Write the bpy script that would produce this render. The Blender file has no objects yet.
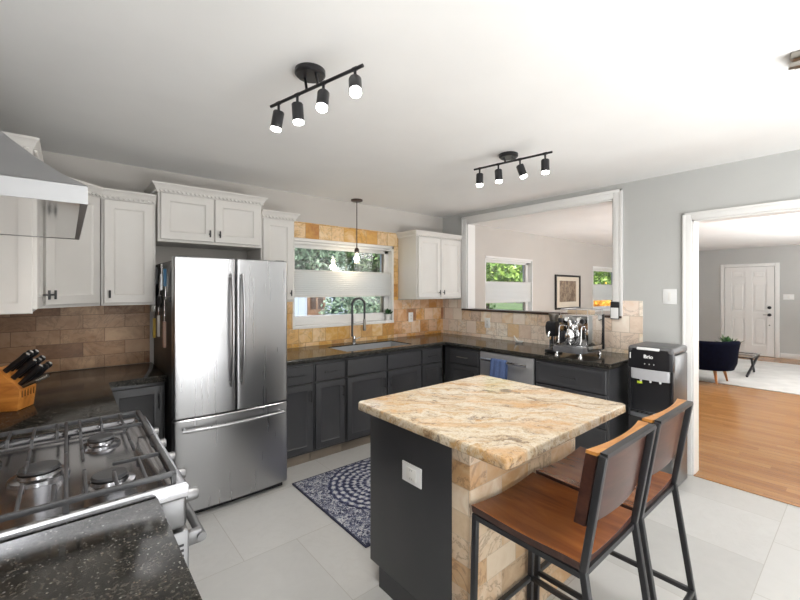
import bpy, bmesh, math, random
from mathutils import Vector, Matrix, Euler
random.seed(7)
S = bpy.context.scene
COL = S.collection
PI = math.pi
R = math.radians

# ------------------------------------------------------------------ camera
cam_d = bpy.data.cameras.new('camera'); cam = bpy.data.objects.new('camera', cam_d); COL.objects.link(cam)
cam_d.sensor_fit = 'HORIZONTAL'; cam_d.sensor_width = 36; cam_d.lens = 36*396/800
cam_d.shift_y = -10/800; cam_d.clip_start = .02; cam_d.clip_end = 200
cam.location = (0, 0, 1.48); cam.rotation_euler = (R(90), 0, R(-40.06))
S.camera = cam

# ------------------------------------------------------------------ world, sun, fill lamps, exposure
W = bpy.data.worlds.new('world'); S.world = W; W.use_nodes = True
wn = W.node_tree; wn.nodes.clear()
sky = wn.nodes.new('ShaderNodeTexSky'); sky.sky_type = 'NISHITA'; sky.sun_disc = False
sky.sun_elevation = R(50); sky.sun_rotation = R(200); sky.air_density = 1.0; sky.dust_density = 2.5
bg = wn.nodes.new('ShaderNodeBackground'); bg.inputs['Strength'].default_value = .20
wo = wn.nodes.new('ShaderNodeOutputWorld')
wn.links.new(sky.outputs[0], bg.inputs[0]); wn.links.new(bg.outputs[0], wo.inputs[0])

def lamp(name, kind, loc, energy, color=(1, 1, 1), rot=(0, 0, 0), parent=None, **kw):
    d = bpy.data.lights.new(name, kind); d.energy = energy; d.color = color
    for k, v in kw.items(): setattr(d, k, v)
    o = bpy.data.objects.new(name, d); COL.objects.link(o)
    o.location = loc; o.rotation_euler = rot
    if parent: o.parent = parent
    return o
lamp('sun', 'SUN', (0, -5, 12), 4.2, (1, .95, .88), (R(42), 0, R(-25)), angle=R(1))
# added fill lamps out of view, behind the camera and in the next rooms
lamp('rear_streak_fill', 'AREA', (2.0, -2.45, 1.2), 7, (1, .99, .975), (R(90), 0, 0), shape='RECTANGLE', size=.3, size_y=2.0)  # added strip lamp, reflects as a vertical streak on the fridge
lamp('ceiling_bounce', 'AREA', (1.3, -1.75, .35), 98, (.97, .985, 1), (R(180), 0, 0), shape='RECTANGLE', size=2.6, size_y=1.6)  # added uplight, fills the kitchen by bouncing off the ceiling
lamp('side_fill', 'AREA', (-.40, -1.6, 1.5), 42, (.97, .985, 1), (R(90), 0, R(-75)), shape='RECTANGLE', size=1.7, size_y=1.2)  # added fill lamp facing the east wall, no opening behind it
lamp('living_fill', 'AREA', (7.4, -1.2, .8), 210, (.97, .985, 1), (R(180), 0, 0), shape='RECTANGLE', size=4.0, size_y=1.6)  # added uplight, fills the living room off its ceiling

lamp('dining_bounce', 'AREA', (6.0, 2.6, .75), 7, (.97, .985, 1), (R(180), 0, 0), shape='RECTANGLE', size=1.8, size_y=1.2)  # added unseen uplight, brightens the dining ceiling

VS = S.view_settings
VS.view_transform = 'Standard'; VS.look = 'None'; VS.gamma = 1; VS.use_curve_mapping = False
VS.exposure = 0.74

# ------------------------------------------------------------------ mesh helpers
ORIGIN = {}
class MB:
    def __init__(s): s.b = bmesh.new()
    def _bev(s, verts, bev, seg=2):
        if bev > 0:
            ed = {e for v in verts for e in v.link_edges}
            bmesh.ops.bevel(s.b, geom=list(ed), offset=bev, segments=seg, affect='EDGES', profile=.5, clamp_overlap=True)
    def obox(s, M, sx, sy, sz, bev=0, seg=2):
        vs = [s.b.verts.new(M @ Vector((x*sx/2, y*sy/2, z*sz/2))) for x in (-1, 1) for y in (-1, 1) for z in (-1, 1)]
        for f in ((0,1,3,2),(4,6,7,5),(0,4,5,1),(2,3,7,6),(0,2,6,4),(1,5,7,3)): s.b.faces.new([vs[i] for i in f])
        s._bev(vs, bev, seg); return s
    def box(s, x0, x1, y0, y1, z0, z1, bev=0, seg=2):
        if x0 > x1: x0, x1 = x1, x0
        if y0 > y1: y0, y1 = y1, y0
        return s.obox(Matrix.Translation(((x0+x1)/2, (y0+y1)/2, (z0+z1)/2)), x1-x0, y1-y0, z1-z0, bev, seg)
    def bar(s, p0, p1, w, h=None, up=(0, 0, 1), bev=0):
        p0, p1 = Vector(p0), Vector(p1); d = (p1-p0); L = d.length; z = d.normalized(); u = Vector(up)
        if abs(z.dot(u)) > .98: u = Vector((0, 1, 0))
        x = u.cross(z).normalized(); y = z.cross(x)
        M = Matrix((x, y, z)).transposed().to_4x4(); M.translation = (p0+p1)/2
        return s.obox(M, w, h or w, L, bev)
    def cyl(s, p0, p1, r0, r1=None, seg=20, cap=True):
        return s.tube([p0, p1], [r0, r0 if r1 is None else r1], seg, cap)
    def tube(s, pts, r, seg=10, cap=True, closed=False):
        pts = [Vector(p) for p in pts]; n = len(pts)
        rs = r if isinstance(r, (list, tuple)) else [r]*n
        t = []
        for i in range(n):
            if closed: a = pts[(i+1) % n]-pts[i-1]
            elif i == 0: a = pts[1]-pts[0]
            elif i == n-1: a = pts[-1]-pts[-2]
            else: a = (pts[i+1]-pts[i]).normalized()+(pts[i]-pts[i-1]).normalized()
            t.append(a.normalized())
        u = Vector((0, 0, 1)) if abs(t[0].z) < .9 else Vector((1, 0, 0))
        u = (u-t[0]*u.dot(t[0])).normalized(); rings = []
        for i in range(n):
            u = (u-t[i]*u.dot(t[i])).normalized(); v = t[i].cross(u)
            rings.append([s.b.verts.new(pts[i]+rs[i]*(math.cos(2*PI*k/seg)*u+math.sin(2*PI*k/seg)*v)) for k in range(seg)])
        for i in range(n if closed else n-1):
            A, B = rings[i], rings[(i+1) % n]
            for k in range(seg): s.b.faces.new((A[k], A[(k+1) % seg], B[(k+1) % seg], B[k]))
        if cap and not closed:
            s.b.faces.new(list(reversed(rings[0]))); s.b.faces.new(rings[-1])
        return s
    def lathe(s, prof, c=(0, 0, 0), seg=28, M=None, close=False):
        M = M or Matrix.Translation(c); rings = []
        for (r, z) in prof:
            if r < 1e-6: rings.append([s.b.verts.new(M @ Vector((0, 0, z)))])
            else: rings.append([s.b.verts.new(M @ Vector((r*math.cos(2*PI*k/seg), r*math.sin(2*PI*k/seg), z))) for k in range(seg)])
        for A, B in zip(rings, rings[1:]):
            for k in range(seg):
                a = [A[k % len(A)], A[(k+1) % len(A)], B[(k+1) % len(B)], B[k % len(B)]]
                q = []
                for v in a:
                    if v not in q: q.append(v)
                if len(q) >= 3: s.b.faces.new(q)
        return s
    def prism(s, poly, z0, z1, M=None, bev=0):
        M = M or Matrix.Identity(4)
        a = [s.b.verts.new(M @ Vector((x, y, z0))) for x, y in poly]; b = [s.b.verts.new(M @ Vector((x, y, z1))) for x, y in poly]
        n = len(poly)
        s.b.faces.new(list(reversed(a))); s.b.faces.new(b)
        for i in range(n): s.b.faces.new((a[i], a[(i+1) % n], b[(i+1) % n], b[i]))
        s._bev(a+b, bev); return s
    def quad(s, pts):
        s.b.faces.new([s.b.verts.new(Vector(p)) for p in pts]); return s
    def loops(s, Ls, cap0=True, cap1=True):
        rr = [[s.b.verts.new(Vector(p)) for p in L] for L in Ls]; n = len(rr[0])
        for A, B in zip(rr, rr[1:]):
            for k in range(n): s.b.faces.new((A[k], A[(k+1) % n], B[(k+1) % n], B[k]))
        if cap0: s.b.faces.new(list(reversed(rr[0])))
        if cap1: s.b.faces.new(rr[-1])
        return s
    def panel(s, P, Rt, Nn, w, h, t=.02, rail=.055, rec=.009, soft=.012):
        """framed panel door: P lower-left back corner, Rt right, Nn outward"""
        P, Rt, Nn = Vector(P), Vector(Rt), Vector(Nn); U = Vector((0, 0, 1))
        def L(i, d): return [P+Rt*x+U*z+Nn*d for x, z in ((i, i), (w-i, i), (w-i, h-i), (i, h-i))]
        ls = [L(0, 0), L(0, t-.003), L(.003, t)]
        if rail > 0: ls += [L(rail, t), L(rail+soft*.35, t-rec*.5), L(rail+soft, t-rec)]
        return s.loops(ls)
    def sweep(s, path, prof, close=False):
        """path: xy polyline, prof: list of (out, z), outward to the right of travel"""
        P = [Vector((p[0], p[1])) for p in path]; n = len(P); rings = []
        for i in range(n):
            d0 = (P[i]-P[i-1]).normalized() if i > 0 else None
            d1 = (P[i+1]-P[i]).normalized() if i < n-1 else None
            n0 = Vector((d0.y, -d0.x)) if d0 else None; n1 = Vector((d1.y, -d1.x)) if d1 else None
            if n0 is None: m = n1
            elif n1 is None: m = n0
            else:
                m = (n0+n1); m = m/ m.dot(n0)
            rings.append([s.b.verts.new(Vector((P[i].x+m.x*o, P[i].y+m.y*o, z))) for o, z in prof])
        k = len(prof)
        for A, B in zip(rings, rings[1:]):
            for j in range(k): s.b.faces.new((A[j], A[(j+1) % k], B[(j+1) % k], B[j]))
        s.b.faces.new(list(reversed(rings[0]))); s.b.faces.new(rings[-1])
        return s
    def build(s, name, m, parent=None, origin=None, smooth=38, **props):
        bmesh.ops.recalc_face_normals(s.b, faces=s.b.faces)
        if parent is not None: o0 = ORIGIN[parent.name]
        elif origin is not None: o0 = Vector(origin)
        else:
            xs = [v.co for v in s.b.verts]
            o0 = Vector(((min(v.x for v in xs)+max(v.x for v in xs))/2, (min(v.y for v in xs)+max(v.y for v in xs))/2, min(v.z for v in xs)))
        for v in s.b.verts: v.co -= o0
        me = bpy.data.meshes.new(name); s.b.to_mesh(me); s.b.free()
        me.materials.append(m)
        if smooth:
            for p in me.polygons: p.use_smooth = True
            me.set_sharp_from_angle(angle=R(smooth))
        o = bpy.data.objects.new(name, me); COL.objects.link(o)
        ORIGIN[o.name] = o0
        if parent is not None: o.parent = parent
        else: o.location = o0
        for k, v in props.items(): o[k] = v
        return o

def thing(name, label, cat, loc=(0, 0, 0), group=None):
    o = bpy.data.objects.new(name, None); COL.objects.link(o); o.location = loc; o.empty_display_size = .1
    o['label'] = label; o['category'] = cat
    if group: o['group'] = group
    ORIGIN[o.name] = Vector(loc); return o
def tag(o, label, cat, group=None):
    o['label'] = label; o['category'] = cat
    if group: o['group'] = group
    return o
def struct(o): o['kind'] = 'structure'; return o
def dup(root, label, loc=None, rot=None):
    c = root.copy(); COL.objects.link(c); c['label'] = label
    if loc is not None: c.location = loc
    if rot is not None: c.rotation_euler = rot
    def rec(src, dst):
        for ch in list(src.children):
            d = ch.copy(); COL.objects.link(d); d.parent = dst; rec(ch, d)
    rec(root, c); return c

# ------------------------------------------------------------------ material helpers
def lin(r, g, b):
    f = lambda c: (c/255/12.92 if c/255 <= .04045 else ((c/255+.055)/1.055)**2.4)
    return (f(r), f(g), f(b), 1)
class NT:
    def __init__(s, name):
        s.m = bpy.data.materials.new(name); s.m.use_nodes = True; s.t = s.m.node_tree; s.t.nodes.clear()
        s.out = s.t.nodes.new('ShaderNodeOutputMaterial'); s.p = s.t.nodes.new('ShaderNodeBsdfPrincipled')
        s.t.links.new(s.p.outputs[0], s.out.inputs[0])
    def n(s, k, **kw):
        o = s.t.nodes.new(k)
        for a, b in kw.items(): setattr(o, a, b)
        return o
    def put(s, sock, v):
        if hasattr(v, 'is_output'): s.t.links.new(v, sock)
        elif v is not None: sock.default_value = v
    def math(s, op, a, b=None, c=None):
        o = s.n('ShaderNodeMath', operation=op); s.put(o.inputs[0], a)
        if b is not None: s.put(o.inputs[1], b)
        if c is not None: s.put(o.inputs[2], c)
        return o.outputs[0]
    def pos(s): return s.n('ShaderNodeNewGeometry').outputs['Position']
    def obj(s): return s.n('ShaderNodeTexCoord').outputs['Object']
    def xyz(s, v):
        o = s.n('ShaderNodeSeparateXYZ'); s.put(o.inputs[0], v); return o.outputs
    def comb(s, x, y, z=0.0):
        o = s.n('ShaderNodeCombineXYZ'); s.put(o.inputs[0], x); s.put(o.inputs[1], y); s.put(o.inputs[2], z); return o.outputs[0]
    def mapping(s, v, scale=(1, 1, 1), rot=(0, 0, 0)):
        o = s.n('ShaderNodeMapping'); s.put(o.inputs['Vector'], v); o.inputs['Scale'].default_value = scale; o.inputs['Rotation'].default_value = rot
        return o.outputs[0]
    def noise(s, v, scale=5, detail=4, rough=.55, dist=0.0, color=False):
        o = s.n('ShaderNodeTexNoise'); s.put(o.inputs['Vector'], v); o.inputs['Scale'].default_value = scale
        o.inputs['Detail'].default_value = detail; o.inputs['Roughness'].default_value = rough; o.inputs['Distortion'].default_value = dist
        return o.outputs['Color' if color else 'Fac']
    def white(s, v):
        o = s.n('ShaderNodeTexWhiteNoise', noise_dimensions='3D'); s.put(o.inputs['Vector'], v); return o.outputs['Value'], o.outputs['Color']
    def voro(s, v, scale=5, feature='F1', out='Distance'):
        o = s.n('ShaderNodeTexVoronoi', feature=feature); s.put(o.inputs['Vector'], v); o.inputs['Scale'].default_value = scale
        return o.outputs[out]
    def ramp(s, f, stops, interp='LINEAR'):
        o = s.n('ShaderNodeValToRGB'); s.put(o.inputs[0], f); cr = o.color_ramp; cr.interpolation = interp
        while len(cr.elements) < len(stops): cr.elements.new(.5)
        for e, (p, c) in zip(cr.elements, stops):
            e.position = p; e.color = c if len(c) == 4 else (*c, 1)
        return o.outputs[0]
    def mix(s, f, a, b, mode='MIX'):
        o = s.n('ShaderNodeMix', data_type='RGBA', blend_type=mode); s.put(o.inputs[0], f); s.put(o.inputs[6], a); s.put(o.inputs[7], b); return o.outputs[2]
    def bump(s, h, strength=.2, dist=.01):
        o = s.n('ShaderNodeBump'); o.inputs['Strength'].default_value = strength; o.inputs['Distance'].default_value = dist
        s.put(o.inputs['Height'], h); s.t.links.new(o.outputs[0], s.p.inputs['Normal']); return o
    def done(s, color=None, rough=.5, metal=0.0, **kw):
        s.put(s.p.inputs['Base Color'], color); s.put(s.p.inputs['Roughness'], rough); s.put(s.p.inputs['Metallic'], metal)
        for k, v in kw.items(): s.put(s.p.inputs[k.replace('_', ' ')], v)
        return s.m

def paint(name, c, rough=.5, var=.06, scale=3, bump=0, bscale=200, **kw):
    k = NT(name); f = k.noise(k.obj(), scale, 3)
    lo = tuple(x*(1-var) for x in c[:3])+(1,); hi = tuple(min(1, x*(1+var)) for x in c[:3])+(1,)
    if bump: k.bump(k.noise(k.obj(), bscale, 2), bump, .002)
    return k.done(k.ramp(f, [(.3, lo), (.7, hi)]), rough, **kw)
def metal(name, c, rough=.3, brushed=None, var=.015):
    k = NT(name); f = k.noise(k.mapping(k.obj(), brushed or (1, 1, 1)), 4 if brushed else 6, 2)
    rr = k.math('MULTIPLY_ADD', f, .04, rough-.02)
    lo = tuple(x*(1-var) for x in c[:3])+(1,)
    return k.done(k.mix(f, lo, c), rr, 1.0)
def emis(name, c, st):
    k = NT(name); k.done((.8, .8, .8, 1), .4); k.put(k.p.inputs['Emission Color'], c); k.p.inputs['Emission Strength'].default_value = st; return k.m
def glass(name, tint=(1, 1, 1, 1), refl=.07, rough=.02):
    k = NT(name); tr = k.n('ShaderNodeBsdfTransparent'); tr.inputs[0].default_value = tint
    gl = k.n('ShaderNodeBsdfGlossy'); gl.inputs['Roughness'].default_value = rough
    mx = k.n('ShaderNodeMixShader'); mx.inputs[0].default_value = refl
    k.t.links.new(tr.outputs[0], mx.inputs[1]); k.t.links.new(gl.outputs[0], mx.inputs[2]); k.t.links.new(mx.outputs[0], k.out.inputs[0]); return k.m

def tile_mat(name, stops, w, h, u='xy', v='z', off=.5, grout=(.3, .25, .2, 1), gw=.004, rough=.45, vein=.35, veincol=(.12, .06, .03, 1), bump=.25):
    k = NT(name); p = k.pos(); X = k.xyz(p)
    U = k.math('ADD', X[0], X[1]) if u == 'xy' else X['xyz'.index(u)]
    V = X['xyz'.index(v)]
    vr = k.math('DIVIDE', k.math('ADD', V, 10), h); row = k.math('FLOOR', vr); fv = k.math('FRACT', vr)
    ur = k.math('ADD', k.math('DIVIDE', k.math('ADD', U, 20), w), k.math('MULTIPLY', k.math('MODULO', row, 2), off))
    col = k.math('FLOOR', ur); fu = k.math('FRACT', ur)
    wv, wc = k.white(k.comb(col, row, 3.7))
    # warped stone pattern with a different offset in each tile
    sh = k.n('ShaderNodeVectorMath', operation='MULTIPLY_ADD'); k.put(sh.inputs[0], wc); sh.inputs[1].default_value = (9, 9, 9); k.put(sh.inputs[2], p)
    n1 = k.noise(sh.outputs[0], 9, 5, .6, .8); n2 = k.noise(sh.outputs[0], 4, 6, .65, 2.2)
    f = k.math('ADD', k.math('MULTIPLY', wv, .70), k.math('MULTIPLY', n1, .32))
    c = k.ramp(f, stops)
    vm = k.ramp(k.math('ABSOLUTE', k.math('SUBTRACT', n2, .5)), [(0, (1, 1, 1, 1)), (.035, (0, 0, 0, 1))])
    c = k.mix(k.math('MULTIPLY', vm, k.math('MULTIPLY', vein, k.math('GREATER_THAN', k.xyz(wc)[1], .35))), c, veincol)
    eu = k.math('MULTIPLY', k.math('MINIMUM', fu, k.math('SUBTRACT', 1, fu)), w); ev = k.math('MULTIPLY', k.math('MINIMUM', fv, k.math('SUBTRACT', 1, fv)), h)
    g = k.math('LESS_THAN', k.math('MINIMUM', eu, ev), gw/2)
    c = k.mix(g, c, grout)
    k.bump(k.math('SUBTRACT', k.math('MULTIPLY', n1, .3), g), bump, .003)
    return k.done(c, k.math('MULTIPLY_ADD', g, .3, rough))

M = {}
M['wall'] = paint('wall_paint', (.46, .46, .445, 1), .7, .02)
M['wall_warm'] = paint('wall_paint_warm', (.52, .49, .455, 1), .7, .02)
M['ceil'] = paint('ceiling_paint', (.82, .815, .80, 1), .8, .015)
M['trim'] = paint('trim_paint', (.76, .75, .73, 1), .4, .02)
M['white'] = paint('cabinet_white', (.66, .635, .60, 1), .42, .03)
M['char'] = paint('cabinet_charcoal', (.040, .040, .043, 1), .38, .1)
M['kick'] = paint('toe_kick_tan', (.22, .18, .14, 1), .6, .15)
M['black'] = paint('black_plastic', (.012, .012, .014, 1), .3, .2)
M['blackmetal'] = paint('black_metal', (.02, .02, .022, 1), .38, .2)
M['steel'] = metal('brushed_steel', (.43, .43, .44, 1), .28, (9, 9, .35))
M['range_steel'] = metal('range_steel', (.26, .26, .265, 1), .45, (60, 1.5, 60))
M['dw_steel'] = paint('dishwasher_steel', (.42, .42, .43, 1), .42, .05, metal=.75)
M['steelh'] = metal('brushed_steel_flat', (.36, .36, .365, 1), .5, (1.5, 60, 60))
M['chrome'] = metal('chrome', (.78, .78, .79, 1), .1)
M['mirror'] = metal('polished_steel', (.62, .62, .62, 1), .09)
M['nickel'] = metal('brushed_nickel', (.30, .28, .25, 1), .35)
M['iron'] = paint('cast_iron', (.055, .056, .060, 1), .36, .2, 30, .1, 300)
M['plate'] = paint('white_plastic', (.75, .75, .74, 1), .35, .02)
M['glass'] = glass('window_glass')
M['clear'] = glass('clear_glass', (.96, .97, .97, 1), .12)
M['lampon'] = emis('lamp_lens', (1, .97, .92, 1), 14)
M['bulb'] = emis('bulb_glow', (1, .9, .72, 1), 9)
M['darkbrown'] = paint('dark_brown', (.045, .025, .018, 1), .35, .2)
M['knifewood'] = None

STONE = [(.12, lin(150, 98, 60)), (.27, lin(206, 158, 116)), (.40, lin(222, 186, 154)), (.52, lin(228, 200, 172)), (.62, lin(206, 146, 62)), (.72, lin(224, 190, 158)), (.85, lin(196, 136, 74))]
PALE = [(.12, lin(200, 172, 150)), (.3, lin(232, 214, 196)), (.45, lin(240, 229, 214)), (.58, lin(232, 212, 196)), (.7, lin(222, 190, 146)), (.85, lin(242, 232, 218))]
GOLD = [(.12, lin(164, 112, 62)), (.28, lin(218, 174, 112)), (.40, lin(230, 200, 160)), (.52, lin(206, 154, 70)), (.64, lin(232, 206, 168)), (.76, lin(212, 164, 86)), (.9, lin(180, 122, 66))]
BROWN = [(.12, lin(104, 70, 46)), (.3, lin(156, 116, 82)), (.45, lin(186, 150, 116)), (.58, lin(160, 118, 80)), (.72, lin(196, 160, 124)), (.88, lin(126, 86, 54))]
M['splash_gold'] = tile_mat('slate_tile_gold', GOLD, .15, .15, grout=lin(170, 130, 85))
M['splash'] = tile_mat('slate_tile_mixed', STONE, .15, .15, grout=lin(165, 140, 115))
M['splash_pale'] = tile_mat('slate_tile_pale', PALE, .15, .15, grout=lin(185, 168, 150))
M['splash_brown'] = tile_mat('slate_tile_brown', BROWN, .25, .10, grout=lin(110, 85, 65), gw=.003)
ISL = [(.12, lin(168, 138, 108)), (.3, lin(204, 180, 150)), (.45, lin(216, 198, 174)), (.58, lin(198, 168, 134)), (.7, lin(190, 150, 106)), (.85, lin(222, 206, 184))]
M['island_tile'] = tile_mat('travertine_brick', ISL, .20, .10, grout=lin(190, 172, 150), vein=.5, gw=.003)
M['floor'] = tile_mat('floor_tile', [(.1, lin(172, 171, 168)), (.5, lin(188, 187, 184)), (.9, lin(178, 176, 172))], .61, .61, u='x', v='y', off=.5,
                      grout=lin(168, 165, 159), gw=.004, rough=.32, vein=.10, veincol=lin(150, 146, 140), bump=.06)

def wood_floor():
    k = NT('oak_floor'); p = k.pos(); X = k.xyz(p); w = .083
    ur = k.math('DIVIDE', k.math('ADD', X[0], 5), w); row = k.math('FLOOR', ur); fu = k.math('FRACT', ur)
    vr = k.math('ADD', k.math('DIVIDE', k.math('ADD', X[1], 20), .9), k.math('MULTIPLY', row, .37)); cl = k.math('FLOOR', vr)
    wv, wc = k.white(k.comb(row, cl, 1.3))
    sh = k.n('ShaderNodeVectorMath', operation='MULTIPLY_ADD'); k.put(sh.inputs[0], wc); sh.inputs[1].default_value = (7, 7, 7); k.put(sh.inputs[2], k.mapping(p, (14, 1.2, 1)))
    n1 = k.noise(sh.outputs[0], 2.2, 5, .6, .7)
    f = k.math('ADD', k.math('MULTIPLY', wv, .22), k.math('ADD', k.math('MULTIPLY', n1, .55), .11))
    c = k.ramp(f, [(.25, lin(138, 92, 52)), (.5, lin(164, 116, 68)), (.7, lin(178, 130, 82))])
    g = k.math('LESS_THAN', fu, .02); c = k.mix(g, c, lin(95, 55, 28))
    return k.done(c, .22)
M['oak'] = wood_floor()

def granite_black():
    k = NT('black_granite'); p = k.pos()
    n = k.noise(p, 120, 4, .75); n2 = k.noise(p, 30, 3, .6); v = k.voro(p, 210, 'F1', 'Color'); vd = k.voro(p, 210)
    sp = k.xyz(v)
    f = k.math('ADD', k.math('MULTIPLY', n, .7), k.math('MULTIPLY', n2, .3))
    base = k.ramp(f, [(.38, (.005, .005, .0055, 1)), (.48, (.018, .017, .014, 1)), (.56, (.035, .031, .026, 1)), (.66, (.10, .09, .076, 1))])
    fl = k.math('MULTIPLY', k.math('GREATER_THAN', sp[0], .93), k.math('LESS_THAN', vd, .42))
    c = k.mix(fl, base, k.ramp(sp[1], [(.2, (.10, .08, .06, 1)), (.8, (.19, .19, .18, 1))]))
    return k.done(c, .12, Specular_IOR_Level=.3)
M['granite'] = granite_black()
def granite_gold():
    k = NT('gold_granite'); p = k.obj()
    a = k.mapping(k.mapping(p, (1, 1, 1), (0, 0, R(48))), (1.3, 6.0, 3))
    wpos = k.n('ShaderNodeVectorMath', operation='MULTIPLY_ADD'); k.put(wpos.inputs[0], k.noise(p, 4, 4, .6, 0, True)); wpos.inputs[1].default_value = (1.0, 1.6, 1.0); k.put(wpos.inputs[2], a)
    n1 = k.noise(wpos.outputs[0], 1.7, 10, .76, .5); n2 = k.noise(wpos.outputs[0], 1.0, 5, .7, .5); n3 = k.noise(p, 120, 3, .7); n4 = k.noise(wpos.outputs[0], 4.5, 8, .8, .2)
    c = k.ramp(n1, [(.30, lin(98, 78, 60)), (.38, lin(150, 124, 94)), (.45, lin(184, 166, 138)), (.53, lin(202, 190, 170)), (.60, lin(180, 154, 116)), (.68, lin(154, 112, 66)), (.78, lin(108, 80, 56))])
    gd = k.ramp(n2, [(.50, (0, 0, 0, 1)), (.62, (1, 1, 1, 1))]); c = k.mix(k.math('MULTIPLY', gd, .6), c, lin(186, 134, 66))
    dk = k.ramp(n4, [(.53, (0, 0, 0, 1)), (.62, (1, 1, 1, 1))]); c = k.mix(k.math('MULTIPLY', dk, .8), c, lin(84, 68, 58))
    sp = k.ramp(n3, [(.57, (0, 0, 0, 1)), (.67, (1, 1, 1, 1))])
    c = k.mix(k.math('MULTIPLY', sp, .55), c, lin(84, 66, 56))
    return k.done(c, .13)
M['gold'] = granite_gold()
def wood(name, c0, c1, c2, sc=(2, 22, 22), rough=.3, ns=1.6):
    k = NT(name); n = k.noise(k.mapping(k.obj(), sc), ns, 5, .6, .9)
    return k.done(k.ramp(n, [(.3, c0), (.5, c1), (.72, c2)]), rough)
M['seatwood'] = wood('seat_wood', lin(72, 36, 16), lin(108, 58, 25), lin(138, 82, 38), (9, 1.4, 9), .22, 1.0)
M['backwood'] = wood('back_wood', lin(150, 96, 44), lin(182, 124, 62), lin(205, 150, 84), (3, 16, 16), .35)
M['backdark'] = wood('back_wood_dark', lin(48, 27, 21), lin(62, 37, 29), lin(78, 49, 38), (3, 16, 16), .3)
M['block'] = wood('block_wood', lin(165, 98, 38), lin(196, 126, 54), lin(214, 148, 72), (3, 16, 16), .4)
M['legwood'] = wood('leg_wood', lin(150, 95, 48), lin(180, 120, 66), lin(196, 140, 84), (16, 16, 2), .4)
M['navy'] = paint('navy_velvet', (.0022, .003, .011, 1), .9, .3, 20, Specular_IOR_Level=.1)
M['rugw'] = paint('pale_rug', (.60, .59, .57, 1), .95, .10, 4, .3, 150)
M['towel'] = paint('blue_towel', (.075, .115, .24, 1), .95, .15, 60, .4, 400)
M['leaf'] = paint('leaf_green', (.035, .11, .03, 1), .5, .5, 9)
M['pot'] = paint('white_ceramic', (.72, .71, .68, 1), .3, .03)
M['sink'] = paint('sink_steel', (.34, .35, .365, 1), .35, .05)
M['range_top'] = metal('cooktop_steel', (.44, .44, .46, 1), .2)

def shade_mat():
    k = NT('cellular_shade'); d = k.n('ShaderNodeBsdfDiffuse'); d.inputs[0].default_value = (.86, .855, .84, 1)
    t = k.n('ShaderNodeBsdfTranslucent'); t.inputs[0].default_value = (.88, .87, .85, 1)
    mx = k.n('ShaderNodeMixShader'); mx.inputs[0].default_value = .5
    k.t.links.new(d.outputs[0], mx.inputs[1]); k.t.links.new(t.outputs[0], mx.inputs[2]); k.t.links.new(mx.outputs[0], k.out.inputs[0]); return k.m
M['shade'] = shade_mat()
def rug_mat():
    k = NT('medallion_rug'); p = k.obj(); X = k.xyz(p)
    r = k.n('ShaderNodeVectorMath', operation='LENGTH'); k.put(r.inputs[0], k.comb(X[0], X[1], 0.0)); r = r.outputs['Value']
    ang = k.math('ARCTAN2', X[1], X[0])
    n = k.noise(p, 28, 4, .65); n2 = k.noise(p, 60, 3, .7, 1.5); n3 = k.noise(p, 5, 3)
    ring = k.math('SINE', k.math('ADD', k.math('MULTIPLY', r, 120.0), k.math('MULTIPLY', n, 5.0)))
    pet = k.math('MULTIPLY', k.math('SINE', k.math('MULTIPLY', ang, 32.0)), k.math('SINE', k.math('MULTIPLY', r, 66.0)))
    body = k.math('SINE', k.math('ADD', k.math('MULTIPLY', X[0], 40.0), k.math('MULTIPLY', n, 22.0)))
    body2 = k.math('SINE', k.math('ADD', k.math('MULTIPLY', X[1], 40.0), k.math('MULTIPLY', n2, 16.0)))
    med = k.math('ADD', k.math('MULTIPLY', ring, .5), k.math('MULTIPLY', pet, .5))
    bod = k.math('MULTIPLY', body, body2)
    inm = k.math('LESS_THAN', r, .40)
    sel = k.math('ADD', k.math('MULTIPLY', med, inm), k.math('MULTIPLY', bod, k.math('SUBTRACT', 1, inm)))
    # border bands
    ex = k.math('MINIMUM', k.math('ADD', X[1], .56), k.math('SUBTRACT', .415, X[1])); ey = k.math('ADD', X[0], .532); e = k.math('MINIMUM', ex, ey)
    f = k.math('ADD', k.math('MULTIPLY', sel, .22), k.math('ADD', k.math('MULTIPLY', n2, .62), k.math('MULTIPLY', n, .20)))
    c = k.ramp(f, [(.26, lin(30, 32, 56)), (.37, lin(62, 68, 100)), (.44, lin(140, 144, 162)), (.54, lin(206, 206, 206))])
    c = k.mix(k.math('MULTIPLY', n3, .3), c, lin(38, 40, 68))
    c = k.mix(k.math('LESS_THAN', e, .012), c, lin(44, 46, 66))
    k.bump(n2, .3, .004)
    return k.done(c, .95)
M['rug'] = rug_mat()

# ------------------------------------------------------------------ the room shell
XW, XE, YN, YS, H = -.45, 3.83, 3.67, -2.6, 2.44
YD, XF = 3.75, 11.9
struct(MB().box(XW-.14, 3.85, YS-.14, YN+.14, -.1, 0).build('floor', M['floor']))
struct(MB().box(3.85, XF+.14, YS-.14, YD+.14, -.1, -.001).build('floor', M['oak']))
struct(MB().box(XW-.14, XF+.14, YS-.14, YD+.14, H, H+.15).build('ceiling', M['ceil']))

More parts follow.
